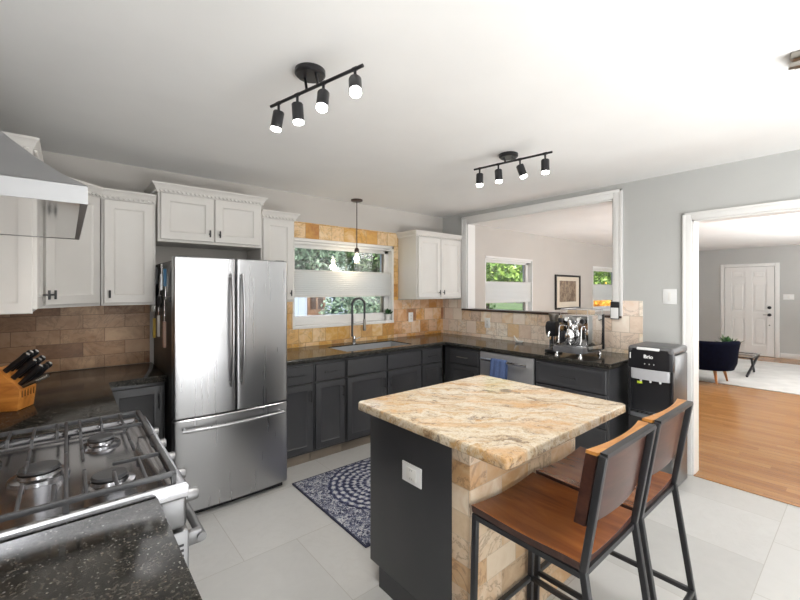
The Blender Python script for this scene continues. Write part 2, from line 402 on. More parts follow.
def wall_x(y0, y1, x0, x1, holes, name, m, z1=H):
    """wall running along X, holes (x0,x1,z0,z1)"""
    b = MB(); xs = x0
    for hx0, hx1, hz0, hz1 in holes:
        b.box(xs, hx0, y0, y1, 0, z1)
        if hz0 > 0: b.box(hx0, hx1, y0, y1, 0, hz0)
        b.box(hx0, hx1, y0, y1, hz1, z1); xs = hx1
    b.box(xs, x1, y0, y1, 0, z1)
    return struct(b.build(name, m, smooth=0))
KW = (1.70, 2.985, 1.09, 2.0)            # kitchen window opening
DW1 = (4.83, 6.14, 1.02, 2.0); DW2 = (8.43, 9.74, 1.02, 1.98)
wall_x(YN, YN+.14, XW-.14, 3.97, [KW], 'wall_north', M['wall_warm'])
wall_x(YD, YD+.14, 3.97, XF+.14, [DW1, DW2], 'wall_dining', M['wall_warm'])
struct(MB().box(XW-.14, XW, YS, YN, 0, H).build('wall_west', M['wall']))
wall_x(YS-.14, YS, XW-.14, XF+.14, [], 'wall_south', M['wall'])
struct(MB().box(XF, XF+.14, YS, YD, 0, H).build('wall_living', M['wall']))
# east wall with pass-through and doorway
PT = (1.515, 3.25, 1.225, 2.312)          # pass-through y0,y1,z0,z1
DO = (-.10, .922, 2.04)
b = MB(); xe = XE+.14
b.box(XE, xe, YS, DO[0], 0, H); b.box(XE, xe, DO[0], DO[1], DO[2], H); b.box(XE, xe, DO[1], PT[0], 0, H)
b.box(XE, xe, PT[0], PT[1], 0, PT[2]); b.box(XE, xe, PT[0], PT[1], PT[3], H); b.box(XE, xe, PT[1], YN, 0, H)
struct(b.build('wall_east', M['wall'], smooth=0))
# casing of the pass-through
b = MB(); x0 = XE-.018; tw = .068
b.box(x0, XE-.001, PT[0]-tw, PT[0], PT[2]+.02, PT[3]+tw, .004); b.box(x0, XE-.001, PT[1], PT[1]+tw, PT[2]+.02, PT[3]+tw, .004)
b.box(x0, XE-.001, PT[0], PT[1], PT[3], PT[3]+tw, .004)
b.box(x0-.006, XE, PT[0]-tw-.012, PT[0]-tw+.012, PT[2]+.02, PT[3]+tw+.012, .004); b.box(x0-.006, XE, PT[1]+tw-.012, PT[1]+tw+.012, PT[2]+.02, PT[3]+tw+.012, .004)
b.box(x0-.006, XE, PT[0]-tw-.012, PT[1]+tw+.012, PT[3]+tw-.012, PT[3]+tw+.012, .004)
b.box(XE-.001, xe, PT[0], PT[0]+.012, PT[2]+.02, PT[3]); b.box(XE-.001, xe, PT[1]-.012, PT[1], PT[2]+.02, PT[3]); b.box(XE-.001, xe, PT[0], PT[1], PT[3]-.012, PT[3])
struct(b.build('trim_1', M['trim']))
struct(MB().box(XE-.03, xe+.03, PT[0]-.07, PT[1]+.07, PT[2], PT[2]+.022, .005).build('trim_2', M['darkbrown']))   # dark ledge
# casing of the doorway
b = MB(); tw = .055
b.box(x0, XE-.001, DO[1], DO[1]+tw, 0, DO[2]+tw, .004); b.box(x0, XE-.001, DO[0]-tw, DO[0], 0, DO[2]+tw, .004); b.box(x0, XE-.001, DO[0], DO[1], DO[2], DO[2]+tw, .004)
b.box(x0-.008, XE, DO[1]+tw-.014, DO[1]+tw+.004, 0, DO[2]+tw+.004, .003); b.box(x0-.008, XE, DO[0]-tw, DO[1]+tw+.004, DO[2]+tw-.014, DO[2]+tw+.004, .003)
b.box(XE-.001, xe+.001, DO[1]-.012, DO[1], 0, DO[2]); b.box(XE-.001, xe+.001, DO[0], DO[0]+.012, 0, DO[2]); b.box(XE-.001, xe+.001, DO[0], DO[1], DO[2]-.012, DO[2])
struct(b.build('trim_3', M['trim']))
struct(MB().box(3.815, 3.85, DO[0]+.012, DO[1]-.012, 0, .006, .002).build('trim_4', M['oak']))       # threshold strip
# baseboards
struct(MB().box(XE-.014, XE-.001, .98, 1.28, .0, .10, .004).build('baseboard_east', M['trim']))
struct(MB().box(XF-.014, XF-.001, -2.58, 1.27, 0, .11, .004).box(XF-.014, XF-.001, 2.31, 3.74, 0, .11, .004).build('baseboard_living', M['trim']))
struct(MB().box(3.98, XF-.02, YD-.014, YD-.001, 0, .11, .004).build('baseboard_dining', M['trim']))

def window(n, hole, yin, bottom=.10, left=.045, right=.045):
    x0, x1, z0, z1 = hole; yo = yin+.14
    b = MB()
    b.box(x0, x1, yin-.012, yo, z0, z0+.03, .003)                                    # stool
    b.box(x0, x0+.02, yin-.004, yo, z0, z1); b.box(x1-.02, x1, yin-.004, yo, z0, z1); b.box(x0, x1, yin-.004, yo, z1-.03, z1)
    w = struct(b.build('window_%d' % n, M['trim']))
    b = MB(); ya, yb = yin+.075, yin+.115
    b.box(x0+.02, x1-.02, ya, yb, z0+.03, z0+bottom, .004); b.box(x0+.02, x1-.02, ya, yb, z1-.09, z1-.03, .004)
    b.box(x0+.02, x0+.02+left, ya, yb, z0+.03, z1-.03, .004); b.box(x1-.02-right, x1-.02, ya, yb, z0+.03, z1-.03, .004)
    f = b.build('window_frame', M['trim'], w)
    MB().box(x0+.03, x1-.03, yin+.092, yin+.098, z0+bottom-.01, z1-.08).build('pane', M['glass'], f)
    b = MB(); xm = x1-.02-right-.012
    b.box(xm-.022, xm+.012, ya+.012, yb+.006, z0+bottom, z1-.09, .003)
    b.build('sash_bar', M['nickel'], f)
    return w
def shade(hole, yin, zb, zt, label, name='window_shade'):
    x0, x1 = hole[0]+.024, hole[1]-.024; y = yin+.035
    t = thing(name, label, 'window shade', ((x0+x1)/2, y, zb), 'cellular shades')
    n = max(6, int((zt-zb)/.022)); prof = []
    b = MB()
    for s_ in (1, -1):
        pts = [(y+s_*(.008+.003*(i % 2)), zb+.015+(zt-zb-.03)*i/(n*2)) for i in range(n*2+1)]
        for (ya, za), (yb, zb_) in zip(pts, pts[1:]): b.quad([(x0, ya, za), (x1, ya, za), (x1, yb, zb_), (x0, yb, zb_)])
    b.build('fabric', M['shade'], t, smooth=0)
    MB().box(x0, x1, y-.014, y+.014, zb, zb+.018, .003).build('bottom_rail', M['pot'], t)
    MB().box(x0, x1, y-.014, y+.014, zt-.016, zt, .003).build('top_rail', M['pot'], t)
    z1 = hole[3]-.03
    b = MB(); b.box(x0, x1, y-.018, y+.018, z1-.028, z1-.002, .003); b.build('head_rail', M['trim'], t)
    for f in (.15, .5, .85):
        x = x0+(x1-x0)*f; MB().cyl((x, y, zt), (x, y, z1-.02), .0009, seg=5).build('lift_cord', M['pot'], t)
    return t
window(1, KW, YN, .12, .04, .06); window(2, DW1, YD, .10, .04, .07); window(3, DW2, YD, .10, .08, .05)
shade(KW, YN, 1.405, 1.685, 'white pleated shade half across the window above the sink')
shade(DW1, YD, 1.275, 1.612, 'white pleated shade in the wide window seen at left through the wall opening')
shade(DW2, YD, 1.255, 1.60, 'white pleated shade in the narrow-looking window right of the framed picture')

# tiled backsplash (fixed to the walls)
t0 = .008
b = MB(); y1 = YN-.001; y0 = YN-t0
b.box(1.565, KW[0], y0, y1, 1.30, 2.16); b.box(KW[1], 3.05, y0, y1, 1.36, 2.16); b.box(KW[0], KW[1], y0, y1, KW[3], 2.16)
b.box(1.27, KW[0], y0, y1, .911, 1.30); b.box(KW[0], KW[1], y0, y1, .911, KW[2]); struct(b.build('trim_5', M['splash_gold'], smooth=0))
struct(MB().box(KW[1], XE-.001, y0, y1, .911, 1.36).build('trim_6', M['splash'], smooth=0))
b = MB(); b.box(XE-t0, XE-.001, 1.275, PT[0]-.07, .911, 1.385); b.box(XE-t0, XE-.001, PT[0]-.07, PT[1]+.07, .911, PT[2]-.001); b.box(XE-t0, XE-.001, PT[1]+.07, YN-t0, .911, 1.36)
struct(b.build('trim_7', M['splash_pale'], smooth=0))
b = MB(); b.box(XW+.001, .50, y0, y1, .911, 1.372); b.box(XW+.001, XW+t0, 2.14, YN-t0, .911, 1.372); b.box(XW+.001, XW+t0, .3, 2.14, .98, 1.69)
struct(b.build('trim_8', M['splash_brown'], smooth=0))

# front door in the living room, facing -X
dy0, dy1 = 1.365, 2.215
d = struct(MB().box(XF-.012, XF-.001, dy0, dy1, .01, 2.0).build('door_1', M['trim']))
b = MB()
Rt, Nn = Vector((0, -1, 0)), Vector((-1, 0, 0)); Wd = dy1-dy0
def dpan(yl, zl, w, h):
    P = Vector((XF-.012, yl, zl)); U = Vector((0, 0, 1))
    def L(i, dd): return [P+Rt*x+U*z+Nn*dd for x, z in ((i, i), (w-i, i), (w-i, h-i), (i, h-i))]
    b.loops([L(0, .001), L(0, .018), L(.012, .018), L(.03, .004), L(.05, .004), L(.07, .012)])
# stiles and rails around six panels, with raised fields
st = .12; pw = (Wd-3*st)/2
rows = ((.24, .62), (.98, .66), (1.74, .18))
b.box(XF-.034, XF-.012, dy0, dy0+st, .01, 2.0, .002); b.box(XF-.034, XF-.012, dy1-st, dy1, .01, 2.0, .002); b.box(XF-.034, XF-.012, dy0+st+pw, dy0+2*st+pw, .01, 2.0, .002)
zc = .01
for z, h in rows+((2.0, 0),):
    for yy in (dy0+st, dy0+2*st+pw): b.box(XF-.034, XF-.012, yy, yy+pw, zc, z, .0)
    zc = z+h
for z, h in rows:
    for yy in (dy0+st, dy0+2*st+pw):
        b.box(XF-.024, XF-.012, yy+.045, yy+pw-.045, z+.045, z+h-.045, .009)
b.build('door_panel', M['trim'], d, smooth=15)
b = MB(); Mx = Matrix.Translation((XF-.035, dy0+.075, .93)) @ Matrix.Rotation(R(-90), 4, 'Y')
b.lathe([(0, .0), (.034, .0), (.034, .012), (.014, .016), (.013, .04), (.03, .05), (.03, .066), (0, .07)], M=Mx)
b.bar((XF-.09, dy0+.075, .93), (XF-.09, dy0+.175, .93), .016, .012, bev=.004)
b.build('door_handle', M['black'], d)
Mx = Matrix.Translation((XF-.035, dy0+.075, 1.09)) @ Matrix.Rotation(R(-90), 4, 'Y')
MB().lathe([(0, 0), (.033, 0), (.033, .015), (.02, .022), (0, .024)], M=Mx).build('deadbolt', M['black'], d)
Mx = Matrix.Translation((XF-.035, dy0+.075, .70)) @ Matrix.Rotation(R(-90), 4, 'Y')
MB().lathe([(0, 0), (.012, 0), (.012, .01), (0, .012)], M=Mx).build('peg', M['black'], d)
b = MB()
b.box(XF-.022, XF-.001, dy0-.085, dy0-.01, 0, 2.08, .004); b.box(XF-.022, XF-.001, dy1+.01, dy1+.085, 0, 2.08, .004); b.box(XF-.022, XF-.001, dy0-.01, dy1+.01, 2.01, 2.08, .004)
struct(b.build('trim_9', M['trim']))

# ------------------------------------------------------------------ cabinets
def bar_pull(b, c, axis, length, nrm, r=.005, stand=.028):
    c, a, n = Vector(c), Vector(axis), Vector(nrm)
    b.cyl(c+n*stand-a*length/2, c+n*stand+a*length/2, r, seg=10)
    for s_ in (-1, 1): b.cyl(c+a*s_*length*.36, c+a*s_*length*.36+n*stand, r*.9, seg=8)
    return b
def t_knob(b, c, nrm, axis=(0, 0, 1)):
    return bar_pull_t(b, Vector(c), Vector(nrm), Vector(axis))
def bar_pull_t(b, c, n, a):
    b.cyl(c, c+n*.026, .0045, seg=10); b.cyl(c+n*.028-a*.026, c+n*.028+a*.026, .006, seg=12); return b
CROWN = [(0, 0), (.008, 0), (.010, .012), (.018, .024), (.024, .040), (.035, .052), (.040, .056), (.040, .066), (0, .066)]
def crown(b, path, z, k=1):
    b.sweep(path, [(o*k, z+zz) for o, zz in CROWN])
    for (ax, ay), (bx, by) in zip(path, path[1:]):       # rope bead along the bottom edge
        dd = Vector((bx-ax, by-ay)); L = dd.length; dd.normalize(); nn = Vector((dd.y, -dd.x)); nb = int(L/.028)
        for i in range(nb):
            p = Vector((ax, ay))+dd*(i+.5)*L/nb+nn*.016
            b.obox(Matrix.Translation((p.x, p.y, z+.012)) @ Matrix.Rotation(math.atan2(dd.y, dd.x)+R(0), 4, 'Z') @ Matrix.Rotation(R(25), 4, 'Y'), .018, .014, .014, .003, 1)
    return b
def upper(label, poly, z0, z1, doors, crown_path=None, knob='b', group='white wall cabinets', side=None):
    """poly: footprint; doors: list of (P, Rt, Nn, width, hinge side)"""
    cx = sum(p[0] for p in poly)/len(poly); cy = sum(p[1] for p in poly)/len(poly)
    t = thing('wall_cabinet', label, 'cabinet', (cx, cy, z0), group)
    MB().prism(poly, z0, z1, bev=.002).build('body', M['white'], t)
    for (P, Rt, Nn, w, hs) in doors:
        P, Rt, Nn = Vector((*P, z0+.018)), Vector((*Rt, 0)), Vector((*Nn, 0))
        h = z1-z0-.045
        d = MB().panel(P+Nn*.001, Rt, Nn, w, h).build('door', M['white'], t)
        kx = w-.03 if hs == 'l' else .03
        b = MB(); bar_pull_t(b, P+Rt*kx+Nn*.021+Vector((0, 0, .06)), Nn, Vector((0, 0, 1))); b.build('knob', M['blackmetal'], d)
    if side:
        P, Rt, Nn, w = side
        P, Rt, Nn = Vector((*P, z0)), Vector((*Rt, 0)), Vector((*Nn, 0))
        MB().panel(P+Nn*.0005, Rt, Nn, w, z1-z0, .014, .045, .006).build('side_panel', M['white'], t)
    if crown_path:
        b = MB(); crown(b, crown_path, z1-.022, .75 if side else 1); b.build('crown_moulding', M['white'], t)
    return t
Z0, Z1 = 1.374, 2.118
q = math.sqrt(.5)
upper('white wall cabinet next to the range hood, its framed side facing the camera', [(XW+.01, 2.43), (-.125, 2.43), (-.125, 3.035), (XW+.01, 3.035)], Z0, Z1,
      [((-.125, 2.46), (0, 1), (1, 0), .55, 'l')], [(XW+.01, 2.43), (-.125, 2.43), (-.125, 3.035)], side=((XW+.012, 2.43), (1, 0), (0, -1), .32))
upper('white diagonal wall cabinet filling the corner left of the fridge', [(XW+.01, 3.04), (-.12, 3.04), (.17, 3.33), (.17, 3.66), (XW+.01, 3.66)], Z0, Z1,
      [((-.12+.02*q, 3.04+.02*q), (q, q), (q, -q), .37, 'r')], [(-.12, 3.04), (.17, 3.33)])
upper('white single-door wall cabinet directly left of the fridge above the knife block counter', [(.175, 3.33), (.49, 3.33), (.49, 3.66), (.175, 3.66)], Z0, Z1,
      [((.19, 3.33), (1, 0), (0, -1), .285, 'r')], [(.175, 3.33), (.49, 3.33)])
upper('wide white two-door cabinet mounted above the fridge', [(.50, 3.30), (1.252, 3.30), (1.252, 3.66), (.50, 3.66)], 1.832, 2.21,
      [((.515, 3.30), (1, 0), (0, -1), .355, 'l'), ((.882, 3.30), (1, 0), (0, -1), .355, 'r')], [(.50, 3.66), (.50, 3.30), (1.252, 3.30), (1.252, 3.66)])
upper('narrow white wall cabinet between the fridge and the sink window', [(1.258, 3.33), (1.56, 3.33), (1.56, 3.66), (1.258, 3.66)], Z0, Z1,
      [((1.272, 3.33), (1, 0), (0, -1), .272, 'l')], [(1.258, 3.33), (1.56, 3.33), (1.56, 3.66)])
upper('white two-door wall cabinet right of the sink window', [(3.052, 3.34), (3.822, 3.34), (3.822, 3.66), (3.052, 3.66)], Z0, Z1,
      [((3.07, 3.34), (1, 0), (0, -1), .36, 'l'), ((3.438, 3.34), (1, 0), (0, -1), .36, 'r')], [(3.052, 3.66), (3.052, 3.34), (3.822, 3.34)])

def base(label, x0, x1, y0, y1, face, fronts, kick=True, handle_mat=None, hollow=False):
    """base cabinet. face: 'S' (front at y0) or 'W' (front at x0) or 'E' (front at x1). fronts: (kind, u0, u1, z0, z1)"""
    t = thing('base_cabinet', label, 'cabinet', ((x0+x1)/2, (y0+y1)/2, 0), 'charcoal base cabinets')
    b = MB()
    if hollow:
        b.box(x0, x1, y0, y1, .10, .60).box(x0, x0+.018, y0, y1, .60, .868).box(x1-.018, x1, y0, y1, .60, .868).box(x0+.018, x1-.018, y0, y0+.02, .60, .868).box(x0+.018, x1-.018, y1-.02, y1, .60, .868)
    else: b.box(x0, x1, y0, y1, .10, .868, .001)
    b.build('body', M['char'], t)
    if kick:
        b = MB()
        if face == 'S': b.box(x0, x1, y0+.06, y1-.02, 0, .10)
        elif face == 'W': b.box(x0+.06, x1-.02, y0, y1, 0, .10)
        else: b.box(x0+.02, x1-.06, y0, y1, 0, .10)
        b.build('toe_kick', M['kick'], t)
    for kind, u0, u1, z0, z1 in fronts:
        if face == 'S': P, Rt, Nn = Vector((u0, y0-.001, z0)), Vector((1, 0, 0)), Vector((0, -1, 0))
        else: P, Rt, Nn = Vector((x0-.001, u1, z0)), Vector((0, -1, 0)), Vector((-1, 0, 0))
        w, h = abs(u1-u0), z1-z0
        if kind[0] == 'd':
            o = MB().panel(P, Rt, Nn, w, h, .02, .05, .008).build('door', M['char'], t)
            kx = w-.025 if kind == 'dl' else .025
            b = MB(); bar_pull(b, P+Rt*kx+Nn*.02+Vector((0, 0, h-.10)), (0, 0, 1), .1, Nn, .004); b.build('handle', M['blackmetal'], o)
        else:
            o = MB().panel(P, Rt, Nn, w, h, .02, 0 if kind != 'r' else .03, .005, .01).build('drawer' if kind != 'f' else 'false_front', M['char'], t)
            if kind != 'f':
                b = MB(); bar_pull(b, P+Rt*w/2+Nn*.02+Vector((0, 0, h*.5)), Rt, min(.15, w*.5), Nn, .0045); b.build('handle', handle_mat or M['blackmetal'], o)
    return t
yF = 3.065
ZD, ZT = .685, .70
def dd(x0, x1, k='dl', f='s'): return [(f, x0+.012, x1-.012, ZT, .845), (k, x0+.012, x1-.012, .12, ZD)]
base('narrow charcoal cabinet with drawer and door right beside the fridge', 1.276, 1.608, yF, 3.65, 'S', dd(1.276, 1.608))
base('charcoal drawer-and-door cabinet second from the fridge', 1.612, 1.925, yF, 3.65, 'S', dd(1.612, 1.925))
base('wide charcoal sink cabinet with two doors under the window', 1.929, 2.855, yF, 3.65, 'S', dd(1.929, 2.39, 'dl', 'f')+dd(2.396, 2.855, 'dr', 'f'), hollow=True)
base('charcoal corner cabinet at the right end of the sink run', 2.859, 3.19, yF, 3.65, 'S', dd(2.859, 3.17))
xF = 3.215
base('small charcoal drawer-and-door cabinet left of the dishwasher', xF, 3.81, 2.555, yF-.02, 'W', [('s', 2.567, 2.95, ZT, .845), ('dl', 2.567, 2.95, .12, ZD)], handle_mat=M['nickel'])
base('charcoal three-drawer cabinet under the espresso machine', xF, 3.81, 1.305, 1.932, 'W', [('r', 1.322, 1.92, .665, .845), ('r', 1.322, 1.92, .40, .65), ('r', 1.322, 1.92, .12, .385)])
base('charcoal cabinet in the dark corner between range and fridge', -.43, .505, 3.07, 3.65, 'S', [('dl', .20, .492, .12, .845)])
base('charcoal cabinet hidden behind the range under the left counter', -.43, .155, 2.075, 3.055, 'E', [])
base('charcoal cabinet under the near granite counter by the camera', -.43, .155, .31, 1.255, 'E', [])
# dark filler post in the inner corner
# countertops
def worktop(label, shapes, hole=None):
    b = MB()
    for s_ in shapes: b.box(*s_, .870, .910, .004)
    return tag(b.build('countertop', M['granite']), label, 'countertop')
worktop('speckled black granite counter in the foreground beside the gas range', [(XW+.009, .192, .30, 1.262)])
b = MB(); b.prism([(XW+.009, 2.070), (.192, 2.070), (.192, 3.03), (.512, 3.03), (.512, YN-.009), (XW+.009, YN-.009)], .870, .910, bev=.004)
tag(b.build('countertop', M['granite']), 'dark granite counter behind the range with the knife block on it', 'countertop')
sx0, sx1, sy0, sy1 = 1.98, 2.80, 3.115, 3.49
b = MB(); yb = YN-.009; xb = XE-.009; yf = 3.03; xf = 3.19
def ct(poly): b.prism(poly, .870, .910)
ct([(1.272, yf), (sx0, yf), (sx0, yb), (1.272, yb)]); ct([(sx0, yf), (sx1, yf), (sx1, sy0), (sx0, sy0)]); ct([(sx0, sy1), (sx1, sy1), (sx1, yb), (sx0, yb)])
ct([(sx1, yf), (xf, yf), (xf, 1.285), (xb, 1.285), (xb, yb), (sx1, yb)])
b.sweep([(1.272, yf), (xf, yf), (xf, 1.285), (xb, 1.285)], [(0, .870), (.006, .874), (.009, .884), (.009, .897), (.006, .906), (0, .910)])
tag(b.build('countertop', M['granite']), 'long L-shaped dark granite counter from the fridge past the sink to the water dispenser', 'countertop')

# sink and tap
t = thing('kitchen_sink', 'grey undermount sink set in the counter below the window', 'sink', ((sx0+sx1)/2, (sy0+sy1)/2, .66))
b = MB(); a = .005
def rect(i, z): return [(sx0+i, sy0+i, z), (sx1-i, sy0+i, z), (sx1-i, sy1-i, z), (sx0+i, sy1-i, z)]
b.loops([rect(.001, .905), rect(.001, .66), rect(.003, .655), rect(.02, .655)], True, True) if False else None
b.loops([rect(-.012, .862), rect(-.012, .650), rect(.0, .645)][:3], False, True)
b.loops([rect(.0015, .900), rect(.006, .900), rect(.010, .69), rect(.03, .665)], False, True)
b.build('basin', M['sink'], t)
MB().lathe([(0, .6655), (.04, .6655), (.045, .669), (.03, .672), (0, .670)], c=((sx0+sx1)/2, (sy0+sy1)/2, 0)).build('drain', M['chrome'], t)
fx, fy = 2.345, 3.555
t = thing('kitchen_faucet', 'tall dark spring-neck faucet with chrome base behind the sink', 'faucet', (fx, fy, .911))
MB().lathe([(0, .911), (.028, .911), (.028, .918), (.021, .922), (.021, .985), (.016, .99), (0, .99)], c=(fx, fy, 0)).build('base', M['chrome'], t)
pts = [(fx-.02, fy-.0, .985)]; r_ = .062
pts = [(fx-.02, fy, .985), (fx-.02, fy, 1.10), (fx-.02, fy, 1.22), (fx-.02, fy, 1.33)]
for i in range(1, 13):
    a_ = PI*i/12; pts.append((fx-.02+.058*(1-math.cos(a_)), fy-.03*(1-math.cos(a_)), 1.33+.06*math.sin(a_)))
pts += [(fx+.096, fy-.06, 1.24), (fx+.096, fy-.06, 1.17)]
MB().tube(pts, .0105, 10).build('neck', M['iron'], t)
b = MB()                                                             # coil spring round the neck
P = [Vector(p) for p in pts]; cum = [0]
for a_, c_ in zip(P, P[1:]): cum.append(cum[-1]+(c_-a_).length)
coil = []; turns = 46; N = turns*9
for i in range(N+1):
    L = cum[1]+(cum[-2]-cum[1])*i/N
    j = max(k for k in range(len(cum)) if cum[k] <= L+1e-9); j = min(j, len(P)-2)
    f = (L-cum[j])/(cum[j+1]-cum[j]); pp = P[j].lerp(P[j+1], f); tg = (P[j+1]-P[j]).normalized()
    u_ = Vector((0, 1, 0)); u_ = (u_-tg*u_.dot(tg)).normalized(); v_ = tg.cross(u_); an = 2*PI*turns*i/N
    coil.append(pp+.0125*(math.cos(an)*u_+math.sin(an)*v_))
b.tube(coil, .0030, 5); b.build('spring', M['iron'], t)
MB().cyl((fx+.096, fy-.06, 1.17), (fx+.096, fy-.06, 1.06), .014, .018, 16).cyl((fx+.096, fy-.06, 1.06), (fx+.096, fy-.06, 1.045), .02, .017, 16).build('spray_head', M['nickel'], t)
MB().bar((fx-.02, fy, 1.12), (fx+.096, fy-.06, 1.12), .008, .014).build('holder_arm', M['nickel'], t)
MB().cyl((fx+.02, fy, .955), (fx+.075, fy-.01, .97), .006, .005, 10).build('lever', M['chrome'], t)

# dishwasher
t = thing('dishwasher', 'stainless steel dishwasher with a blue towel over its handle', 'dishwasher', (3.5, 2.24, 0))
MB().box(3.225, 3.80, 1.943, 2.546, .10, .866, .003).build('body', M['black'], t)
MB().box(3.196, 3.224, 1.945, 2.544, .12, .862, .006).build('door', M['dw_steel'], t)
MB().box(3.26, 3.30, 1.945, 2.544, 0, .099).build('kick_plate', M['black'], t)
b = MB(); b.bar((3.152, 1.99, .795), (3.152, 2.50, .795), .016, .026, bev=.006)
for y in (2.02, 2.47): b.box(3.155, 3.196, y-.01, y+.01, .785, .805, .003)
b.build('handle', M['chrome'], t)
t = thing('dish_towel', 'blue towel draped over the dishwasher handle', 'towel', (3.152, 2.29, .52))
b = MB(); n = 14
def sheet(prof, y0, y1):
    rows = []
    for i in range(n+1):
        y = y0+(y1-y0)*i/n; rows.append([(x+.004*math.sin(i*1.3+z*9), y+.004*math.sin(z*14), z) for x, z in prof])
    for A, B in zip(rows, rows[1:]):
        for k in range(len(prof)-1): b.quad([A[k], A[k+1], B[k+1], B[k]])
pr = [(3.178, .60), (3.176, .70), (3.174, .78)]+[(3.152+.021*math.cos(a_), .800+.021*math.sin(a_)) for a_ in [PI*i/8 for i in range(9)]]+[(3.128, .76), (3.127, .68), (3.128, .60), (3.129, .52)]
sheet(pr, 2.205, 2.372); bmesh.ops.remove_doubles(b.b, verts=b.b.verts, dist=.0005)
o = b.build('cloth', M['towel'], t, smooth=60); sm = o.modifiers.new('thick', 'SOLIDIFY'); sm.thickness = .005

# ------------------------------------------------------------------ refrigerator
fx0, fx1, fyf = .512, 1.270, 2.812
t = thing('refrigerator', 'stainless french-door refrigerator with bottom freezer drawer', 'refrigerator', ((fx0+fx1)/2, 3.24, 0))
MB().box(fx0+.008, fx1-.008, 2.885, 3.62, .03, 1.675, .006).build('body', paint('fridge_side', (.035, .034, .034, 1), .4, .08), t)
MB().box(fx0+.02, fx1-.02, 2.87, 2.92, .002, .045, .003).build('base_grille', M['black'], t)
def bow(x): return .020*(1-((x-(fx0+fx1)/2)/((fx1-fx0)/2))**2)
def fdoor(name, xa, xb, za, zb, parent):
    b = MB(); n = 18; r_ = .012; rows = []
    outline = []
    for i in range(n+1):
        f = i/n; x = xa+(xb-xa)*f
        e = min(x-xa, xb-x); c = 0 if e > r_ else (r_-math.sqrt(max(0, r_*r_-(r_-e)**2)))
        outline.append((x, fyf-bow(x)+.014+c))
    xs_extra = []
    pl = [(xa, 2.878)]+[(xa, outline[0][1])]
    for k in range(1, 5):
        a_ = PI/2*k/4; x = xa+r_*(1-math.cos(a_)); pl.append((x, fyf-bow(x)+.014+r_-r_*math.sin(a_)))
    for i in range(1, n):
        x = xa+r_+(xb-xa-2*r_)*i/n; pl.append((x, fyf-bow(x)+.014))
    for k in range(4, 0, -1):
        a_ = PI/2*k/4; x = xb-r_*(1-math.cos(a_)); pl.append((x, fyf-bow(x)+.014+r_-r_*math.sin(a_)))
    pl += [(xb, outline[-1][1]), (xb, 2.878)]
    L = lambda z, s_: [((x-(xa+xb)/2)*s_+(xa+xb)/2, y+(.004 if s_ < 1 else 0), z) for x, y in pl]
    b.loops([L(za, .985), L(za+.006, 1), L(zb-.006, 1), L(zb, .985)])
    return b.build(name, M['steel'], parent, smooth=30)
xm = .890
for xa, xb, hx in ((fx0, xm-.003, xm-.036), (xm+.003, fx1, xm+.036)):
    d = fdoor('door', xa, xb, .655, 1.695, t)
    b = MB(); pts = []
    for i in range(15):
        f = i/14; z = .83+.76*f; pts.append((hx, fyf-.012-.052*math.sin(PI*(.06+.88*f))**.6, z))
    b.tube(pts, .011, 12)
    for z in (.85, 1.57): b.cyl((hx, fyf+.005, z), (hx, fyf-.035, z), .010, seg=10)
    b.build('handle', M['nickel'] if False else M['steel'], d)
d = fdoor('freezer_drawer', fx0, fx1, .048, .645, t)
b = MB(); pts = []
for i in range(17):
    f = i/16; x = fx0+.045+(fx1-fx0-.09)*f; pts.append((x, fyf-.004-bow(x)*.6-.045*math.sin(PI*(.08+.84*f))**.5, .585))
b.tube(pts, .012, 12)
for x in (fx0+.06, fx1-.06): b.cyl((x, fyf+.01, .585), (x, fyf-.035, .585), .010, seg=10)
b.build('handle', M['steel'], d)
b = MB()
for x in (fx0+.05, fx1-.05): b.box(x-.035, x+.035, 2.84, 2.95, 1.677, 1.70, .006)
b.build('hinge_cover', M['black'], t)

# tools on the fridge side
xs = fx0+.006
def mt(label, name='kitchen_tool', cat='utensil', y=3.2, z=1.2): return thing(name, label, cat, (xs, y, z), 'tools hung on the side of the fridge')
t = thing('magnetic_strip', 'dark magnetic strip on the side of the fridge', 'rack', (xs, 3.2, 1.42))
MB().box(xs-.012, xs, 2.93, 3.50, 1.405, 1.435, .003).build('bar', M['black'], t)
def flat(b, poly, y, z, x0, x1, rot=0):
    c, s_ = math.cos(rot), math.sin(rot)
    Mx = Matrix(((0, 0, 1, 0), (c, -s_, 0, y), (s_, c, 0, z), (0, 0, 0, 1)))
    b.prism([(p[0], p[1]) for p in poly], x0, x1, Mx, bev=.001); return b
blade = [(-.012, 0), (.012, 0), (.012, .15), (.004, .19), (-.012, .21)]
handle = [(-.011, -.115), (.011, -.115), (.012, -.06), (.010, 0), (-.010, 0), (-.012, -.06)]
mats = {'yellow': paint('yellow_plastic', (.62, .42, .05, 1), .4, .05), 'whitep': paint('cream_plastic', (.62, .60, .54, 1), .4, .03), 'pink': paint('tan_wood_handle', (.32, .20, .15, 1), .5, .1), 'bluep': paint('blue_plastic', (.03, .16, .32, 1), .4, .05)}
for lab, y, z, mk, sc in (('knife with yellow handle pointing down on the side of the fridge', 3.43, 1.27, 'yellow', 1.25), ('knife with long cream handle on the side of the fridge', 3.25, 1.30, 'whitep', 1.3), ('broad tan-handled tool hanging nearest the fridge door', 3.03, 1.27, 'pink', 1.5)):
    t = mt(lab, 'knife' if mk != 'pink' else 'spatula', 'knife' if mk != 'pink' else 'utensil', y, z)
    b = MB(); flat(b, [(p[0]*(1.6 if mk == 'pink' else 1.1), p[1]*sc) for p in handle], y, z, xs-.030, xs-.014); b.build('handle', mats[mk], t)
    b = MB(); flat(b, [(p[0], p[1]*.7) for p in blade], y, z, xs-.023, xs-.020); b.build('blade', M['chrome'], t)
t = mt('black-handled scissors hung in the middle of the fridge side', 'scissors', 'scissors', 3.2, 1.36)
b = MB()
